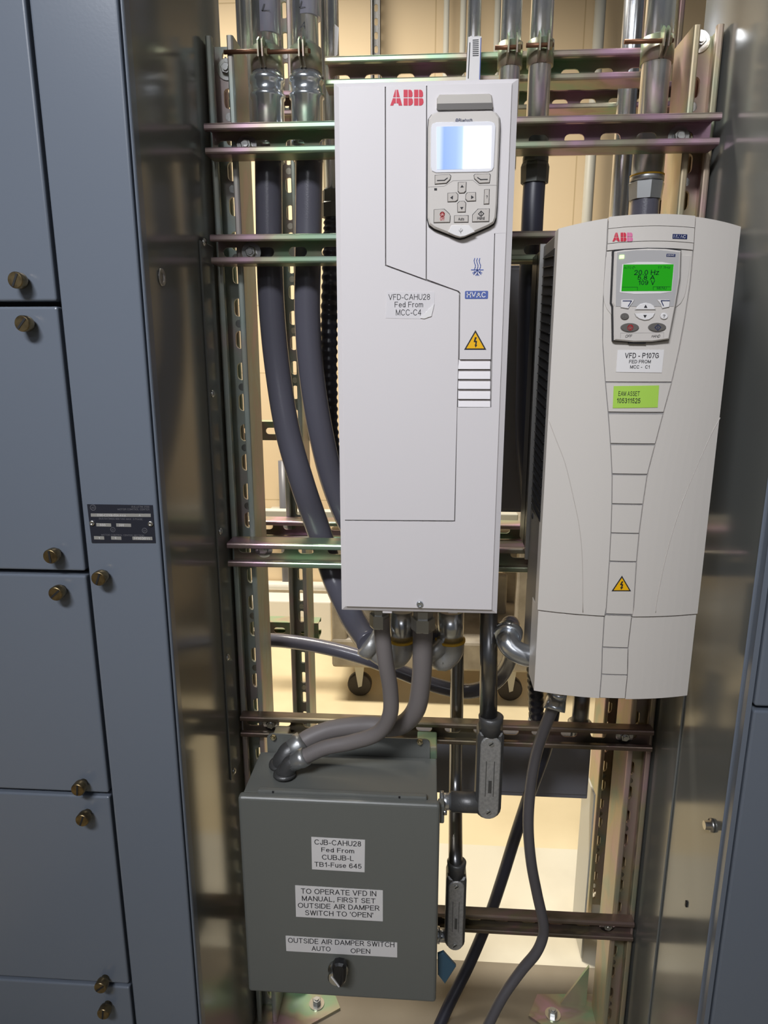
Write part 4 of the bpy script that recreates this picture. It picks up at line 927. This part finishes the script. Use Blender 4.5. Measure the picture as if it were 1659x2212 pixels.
# conduits and a channel on the far wall
for px, r, lab in ((964, .009, 'thin conduit on the far wall above the left half of the tall drive'), (1000, .0095, 'thin conduit on the far wall left of the barcoded conduit'), (1074, .010, 'thin bright conduit on the far wall right of the barcoded conduit'), (1294, .017, 'pale conduit on the far wall above the left edge of the bowed drive')):
    vert(px, 60, 3.2, r*1.3, .6, 3.2, lab, 'palesteel', 'thin conduits on the far wall')
z0 = at(810, 115, 3.2).z
m = MB(); strut(m, (at(811, 60, 3.2).x, 3.24, z0-.5), (0, 0, 1), (1, 0, 0), (0, -1, 0), 1.6, .02, M['castdark']); tag(m.build('strut_upright'), 'slotted upright on the far wall above the tall drive logo', 'strut upright')  # dark metal stands in for this upright's unlit face against the bright wall

# fittings under the tall drive
for px, lab, g in ((868, 'cast elbow with yellow seal under the tall drive, left of the pair', -66), (974, 'cast elbow with yellow seal under the tall drive, right of the pair', -34)):
    Y = .995; w = 1 if px == 868 else 1.25; r = .0195*(.98 if px == 868 else 1.12)
    top = at(px, 1318, Y); c = at(px, 1388, Y); end = at(px+g, 1392 if px == 868 else 1398, Y)
    t = thing('conduit_elbow', (c.x, Y, c.z-.04), lab, 'conduit fitting', 'cast elbows under the tall drive')
    MB().tube([top, (top.x, Y, c.z)], r*.93, M['galv'], 28).build('nipple', t)
    bot = at(px-14, 1428, Y)
    q = catmull([(top.x, Y, c.z+.004), (top.x-.001, Y, c.z-.012), (top.x-.010, Y, c.z-.024), ((top.x+end.x)/2-.002, Y, c.z-.022), (end.x, Y, end.z-.002)], 8)
    MB().tube(q, r*1.02, M['cast'], 28).build('elbow', t)
    MB().lathe([(-.002, r*1.08), (.0015, r*1.08)], (top.x, Y, c.z+.005), (0, 0, 1), M['yring'], 28).build('seal_ring', t)
    d = (q[-1]-q[-3]).normalized(); MB().lathe([(-.008, r*1.12), (.002, r*1.24), (.010, r*1.2), (.012, r*1.02)], q[-1], d, M['cast'], 28).build('gland_nut', t)
def greyhose(path, r, hexr, nutpx, lab):
    pts = catmull([at(*q) for q in path], 10)
    t = thing('flexible_hose', pts[-1], lab, 'hose', 'light grey hoses from the tall drive to the junction box')
    MB().tube(pts, r, M['greyhose'], 24).build('hose', t)
    m = MB(); p = at(*nutpx); m.lathe([(-.012, hexr*.95), (-.010, hexr), (.008, hexr), (.008, hexr*.8), (.02, hexr*.8)], p, (0, 0, 1), M['nut'], 6, False, R(12)); m.build('hex_connector', t)
    # elbow at the box end
    d = (pts[-1]-pts[-4]).normalized(); e = pts[-1]
    m = MB(); m.lathe([(-.012, r*1.25), (-.002, r*1.3), (.004, r*1.15), (.02, r*1.1)], e, d, M['nut'], 24); m.build('box_connector', t)
    a = e+d*.018; foot = Vector((a.x+d.x*.012, a.y+.002, jz1+.0005))
    m = MB(); m.tube(catmull([e+d*.01, a, a+d*.008+Vector((0, 0, -.008)), (foot.x, foot.y, (a.z+foot.z)/2-.004), foot], 5), r*1.12, M['castdark'], 20)
    m.lathe([(0, r*1.55), (.004, r*1.5), (.006, r*1.2)], (foot.x, foot.y, jz1+.0004), (0, 0, 1), M['castdark'], 20); m.build('box_elbow', t)
    return t
greyhose([(913, 1338, .945), (913, 1400, .945), (910, 1470, .95), (897, 1535, .96), (858, 1569, .985), (790, 1567, 1.0), (720, 1575, 1.005), (672, 1592, 1.0), (642, 1612, .99)], .0148, .0178, (914, 1344, .945), 'thicker grey hose looping left behind the thinner one onto the junction box')
greyhose([(824, 1332, .92), (826, 1370, .92), (833, 1430, .92), (843, 1490, .925), (842, 1545, .93), (815, 1584, .94), (760, 1603, .95), (700, 1616, .955), (648, 1640, .955)], .0118, .0138, (819, 1337, .92), 'thinner grey hose bending in front of the thicker one onto the junction box')
# dull steel pipe with conduit body
KY = .955
p1 = at(1056, 1322, KY); p2 = at(1053, 1556, KY)
t, _ = pipe('steel_conduit', [(1056, 1318, KY), (1055, 1556, KY)], .0134, 'darkpipe', 'dull dark steel conduit dropping from the tall drive into the upper cast elbow', 'conduit', 'vertical steel conduits')
def condbody(px, pt, pb, hwpx, Y, hub_l, lab, dark=0):
    c = at(px, (pt+pb)/2, Y); zt, zb2 = at(px, pt, Y).z, at(px+1, pb, Y).z; r = at(px+hwpx, (pt+pb)/2, Y).x-c.x
    t = thing('pulling_elbow', (c.x, Y, zb2), lab, 'conduit body', 'cast pulling elbows')
    m = MB(); P = lambda u, v, o: Vector((u, Y-o, v))
    zs = zt-(zt-zb2)*.16
    pts = [(c.x-r, zs)]+[(c.x+r*math.cos(R(a)), zb2+r+r*math.sin(R(a))) for a in range(180, 361, 20)]+[(c.x+r, zs), (c.x+r*.9, zs+.006), (c.x-r*.9, zs+.006)]
    m.prism(pts, P, -.018, .014, M['castdark'], .004)
    m.lathe([(0, r*.9), (.02, r*.92), (zt-zs+.0, r*.96), (zt-zs+.002, r*.8)], (c.x, Y, zs), (0, 0, 1), M['castdark'], 28)
    hz = zb2+r*1.05
    m.tube([(c.x, Y, hz), (hub_l+.022, Y, hz)], r*.80, M['castdark'], 24); m.build('body', t)
    m = MB(); m.tube([(hub_l+.024, Y, hz), (hub_l+.0045, Y, hz)], r*.66, M['galv'], 24); m.lathe([(0, r*.8), (.006, r*.8)], (hub_l+.0045, Y, hz), (1, 0, 0), M['galv'], 24); m.build('nipple', t)
    rr = r*.78; l0 = zb2+r; l1 = zs-(zt-zb2)*.02-rr*.6
    lid = [(c.x+rr*math.cos(R(a)), l1+rr*math.sin(R(a))) for a in range(0, 181, 20)]+[(c.x+rr*math.cos(R(a)), l0+rr*math.sin(R(a))) for a in range(180, 361, 20)]
    m = MB(); m.prism(lid, P, .012, .0175, M['castlid'], .0015)
    LP = lambda u, v, o: Vector((u, Y-.0175-o, v)); zc = (l0+l1)/2; hh = (l1-l0)*.27
    for s in (1, -1): m.prism([(c.x-rr*.42, zc-hh), (c.x+rr*.42, zc-hh), (c.x+rr*.42, zc+hh), (c.x-rr*.42, zc+hh)][::s] if 0 else [(c.x-rr*.42+(rr*.78 if s > 0 else 0), zc-hh), (c.x-rr*.36+(rr*.78 if s > 0 else 0), zc-hh), (c.x-rr*.36+(rr*.78 if s > 0 else 0), zc+hh), (c.x-rr*.42+(rr*.78 if s > 0 else 0), zc+hh)], LP, 0, .0006, M['castdark'])
    m.prism([(c.x-rr*.12, zc-hh*.8), (c.x+rr*.2, zc-hh*.8), (c.x+rr*.2, zc-hh*.1), (c.x-rr*.12, zc-hh*.1)], LP, 0, .0007, M['castdark']); m.build('lid', t)
    for z in (l0-rr*.15, l1+rr*.25):
        m = MB(); m.lathe([(0, .0042), (.0015, .004)], (c.x, Y-.0175, z), (0, -1, 0), M['nut'], 14); m.obox((c.x, Y-.0191, z), (.0028, 0, .0022), (0, .0002, 0), (-.0005, 0, .0006), M['matblack']); m.build('lid_screw', t)
    return t
condbody(1056.5, 1547, 1760, 28, KY, j1-.004, 'upper cast pulling elbow hanging right of the junction box top')
KY2 = 1.0
pipe('steel_conduit', [(988, 1400, 1.125), (987, 1500, 1.125), (985.5, 1600, 1.125), (984.5, 1680, 1.118), (984, 1760, 1.07), (984, 1850, 1.005), (984, 1875, KY2)], .0120, 'darkpipe', 'slim steel conduit running down behind the upper cast elbow', 'conduit', 'vertical steel conduits', n=8)
condbody(984, 1861, 2040, 21.5, KY2, j1-.004, 'lower cast pulling elbow beside the junction box, above the lowest channel')

# fitting and hose on the bowed drive's flank
t = thing('conduit_elbow', at(1110, 1400, .93), 'shiny galvanised elbow on the left flank of the bowed drive', 'conduit fitting')
Y = .935
q = catmull([at(1150, 1418, .925), at(1130, 1414, .925), at(1108, 1402, .928), at(1096, 1385, .935), at(1098, 1368, .95)], 8)
MB().tube(q, .0158, M['galv'], 26).build('elbow', t)
m = MB(); m.lathe([(0, .026), (.003, .026), (.004, .022)], at(1150, 1412, .925)+Vector((.004, 0, 0)), (-1, 0, 0), M['steel'], 28); m.build('lock_ring', t)
d = (q[-1]-q[-3]).normalized(); m = MB(); m.lathe([(-.010, .0195), (-.002, .021), (.004, .021), (.006, .0175)], q[-1], d, M['chromezinc'], 28); m.build('gland_nut', t)
pts = [q[-1], q[-1]+d*.012]+[at(*k) for k in ((1104, 1352, .99), (1108, 1390, 1.09), (1096, 1437, 1.15), (1066, 1475, 1.18), (1010, 1493, 1.2), (940, 1480, 1.21), (870, 1453, 1.22), (790, 1422, 1.24), (700, 1398, 1.26), (620, 1385, 1.28), (560, 1382, 1.30))]
tag(MB().tube(catmull(pts, 10), .0142, M['hose'], 22).build('flexible_hose'), 'loose dark grey hose sagging from the bowed drive flank leftwards past the cart', 'hose', 'charcoal hoses')
# cables leaving the bowed drive
t = thing('cable_connector', at(1203, 1522, .905), 'silver screw connector under the bowed drive with the cable through it', 'cable fitting')
pc = at(1201, 1500, .915); dd = Vector((-.25, -.55, -1)).normalized()
m = MB(); m.tube([pc+Vector((.004, 0, .006)), pc+Vector((.003, .0, -.006))], .012, M['galv'], 20); m.build('threaded_nipple', t)
m = MB(); m.lathe([(-.010, .014), (.008, .0155), (.012, .0155), (.012, .0095), (.006, .009)], pc+Vector((0, 0, -.012)), dd, M['galv'], 28); m.build('screw_ring', t)
cp = [pc+Vector((0, 0, -.012))]+[at(*k) for k in ((1193, 1532, .92), (1176, 1575, .94), (1158, 1630, .96), (1146, 1700, .97), (1141, 1780, .97), (1147, 1860, .97), (1160, 1930, .975), (1173, 1990, .975), (1173, 2022, .975), (1158, 2058, .97), (1125, 2098, .965), (1085, 2155, .95), (1050, 2225, .93), (1020, 2300, .90))]
tag(MB().tube(catmull(cp, 10), .0088, M['cable'], 18).build('power_cable'), 'thin grey cable winding down in front of the lowest channel', 'cable')
cp = [at(*k) for k in ((1199, 1490, 1.16), (1194, 1545, 1.16), (1178, 1620, 1.17), (1142, 1720, 1.19), (1112, 1810, 1.2), (1084, 1900, 1.2), (1055, 1985, 1.2), (1015, 2080, 1.18), (970, 2170, 1.14), (930, 2260, 1.1))]
tag(MB().tube(catmull(cp, 8), .0118, M['navycable'], 18).build('power_cable'), 'thick dark cable slanting down behind the lowest channel', 'cable')
hp = catmull([at(*k) for k in ((1152, 1400, 1.10), (1156, 1470, 1.10), (1159, 1556, 1.115))], 24)
tag(MB().tube(hp, .0130, M['blackhose'], 18, rib=(4, .0006)).build('corrugated_hose'), 'short black ribbed hose end under the left edge of the bowed drive', 'hose')
p = hp[-1]; m = MB(); m.lathe([(0, .0145), (.014, .0148), (.016, .0135)], (p.x, p.y, p.z-.012), (0, 0, 1), M['palesteel'], 22); tag(m.build('hose_ferrule'), 'pale ferrule at the end of the short ribbed hose above the box channel', 'hose fitting')
t, p = vert(1254, 1540, 1.16, .0150, at(1252, 1600, 1.16).z, at(1254, 1440, 1.16).z, 'dull conduit stub below the bowed drive standing behind the box channel', 'darkpipe')
m = MB(); z = at(1253, 1560, 1.16).z; m.lathe([(-.012, .022), (0, .022), (.004, .018)], (p.x, p.y, z), (0, 0, 1), M['nut'], 22); m.build('hub', t)

# ------------------------------------------------------------ things behind the rack
z1, z0 = at(1105, 572, 1.295).z, at(1105, 1108, 1.295).z
t = thing('wall_enclosure', (.09, 1.34, z0), 'dark grey sheet steel enclosure seen in the slit between the two drives', 'enclosure')
MB().box(-.13, .30, 1.30, 1.37, z0, z1, M['darkgrey'], .003).build('body', t)  # left end extended unseen behind the tall drive to block light
MB().box(-.126, .296, 1.296, 1.301, z0+.006, z1-.006, M['darkgrey'], .002).build('rear_cover', t)
zb_ = at(1100, 1719, 1.30).z; zt_ = at(1100, 1585, 1.30).z; x1_ = at(1272, 1680, 1.30).x
t = thing('wireway', (.1, 1.32, zb_), 'long dark grey wireway box hung across the rear of the rack under the bowed drive', 'wireway')
MB().box(-.05, x1_, 1.30, 1.335, zb_, zt_, M['darkgrey'], .002).build('trough', t)
MB().box(-.045, x1_-.004, 1.296, 1.301, zb_+.012, zt_-.004, M['darkgrey'], .001).build('cover_plate', t)
xs = at(1250, 1800, 1.40).x
tag(MB().box(xs, xs+.004, 1.30, 1.40, .012, at(1256, 1716, 1.3).z, M['palesteel'], .001).build('closure_plate'), 'pale grey upright sheet plate standing beside the far right upright near the floor', 'plate')
# cart with casters
CYC = 2.42
t = thing('platform_cart', (at(900, 1450, CYC).x, CYC+.3, 0), 'grey plastic utility cart on dark casters standing in the room behind', 'cart')
cx0, cx1 = at(716, 1400, CYC).x, at(1146, 1400, CYC).x; zd0, zd1 = at(900, 1448, CYC).z, at(900, 1385, CYC).z; zp = at(740, 1300, CYC).z
MB().box(cx0, cx1, CYC, CYC+.5, zd0, zd1, M['wood'], .012).build('lower_tray', t)
for x in (cx0+.002, cx1-.06):
    for yy in (CYC+.005, CYC+.44): MB().box(x, x+.058, yy, yy+.055, zd1-.01, zp+.25, M['wood'], .008).build('post', t)
MB().box(cx0, cx1, CYC, CYC+.5, zp+.22, zp+.28, M['wood'], .012).build('upper_tray', t)
MB().box(cx0+.06, cx1-.06, CYC+.30, CYC+.34, zd1-.01, zp+.02, M['wood'], .01).build('stored_board', t)
for x, yy in ((cx0+.10, CYC+.08), (cx1-.06, CYC+.08), (cx0+.10, CYC+.42), (cx1-.06, CYC+.42)):
    rr = .048; m = MB(); m.lathe([(-.016, rr*.9), (-.012, rr), (.012, rr), (.016, rr*.9)], (x, yy, rr+.001), (0, 1, 0), M['tyre'], 28); cst = m.build('caster', t)
    m = MB(); m.prism([(-.022, zd0-.002), (.022, zd0-.002), (.010, rr), (-.004, rr-.006)], lambda u, v, o, x=x, yy=yy: Vector((x+u, yy-.02-o, v)), 0, .003, M['palesteel']); m.build('fork', cst)
# insulated pipe and curb along the far wall
zpz = at(650, 1266, 3.12).z
tag(MB().tube([(-2, 3.12, zpz), (.1, 3.12, zpz)], .019, M['pvc'], 20).build('insulated_pipe'), 'white insulated pipe running along the far wall above the white curb', 'pipe')
zc1 = at(650, 1283, 3.1).z; tag(MB().box(-2, at(715, 1320, 3.0).x, 3.0, 3.29, 0, zc1, M['pvc'], .006).build('low_curb'), 'low white plastic crate against the far wall left of the cart', 'crate')
tt = thing('standpipe', at(612, 1260, 3.22), 'dark pipe on a bracket by the far wall seen left of the charcoal hoses', 'pipe')
xq = at(614, 1100, 3.22).x
MB().tube([(xq, 3.22, zc1), (xq, 3.22, at(612, 995, 3.22).z)], .022, M['darkgrey'], 18).build('pipe', tt)
zs_ = at(612, 1105, 3.22).z; MB().box(xq-.08, xq+.03, 3.18, 3.30, zs_-.012, zs_+.006, M['palesteel'], .004).build('bracket', tt)
zs_ = at(612, 1135, 2.4).z
tag(MB().box(-.75, at(1120, 1135, 2.4).x, 2.42, 2.46, zs_, zs_+.05, M['palesteel'], .003).build('pale_rail'), 'pale horizontal rail in the room behind at the height of the middle channel', 'rail')
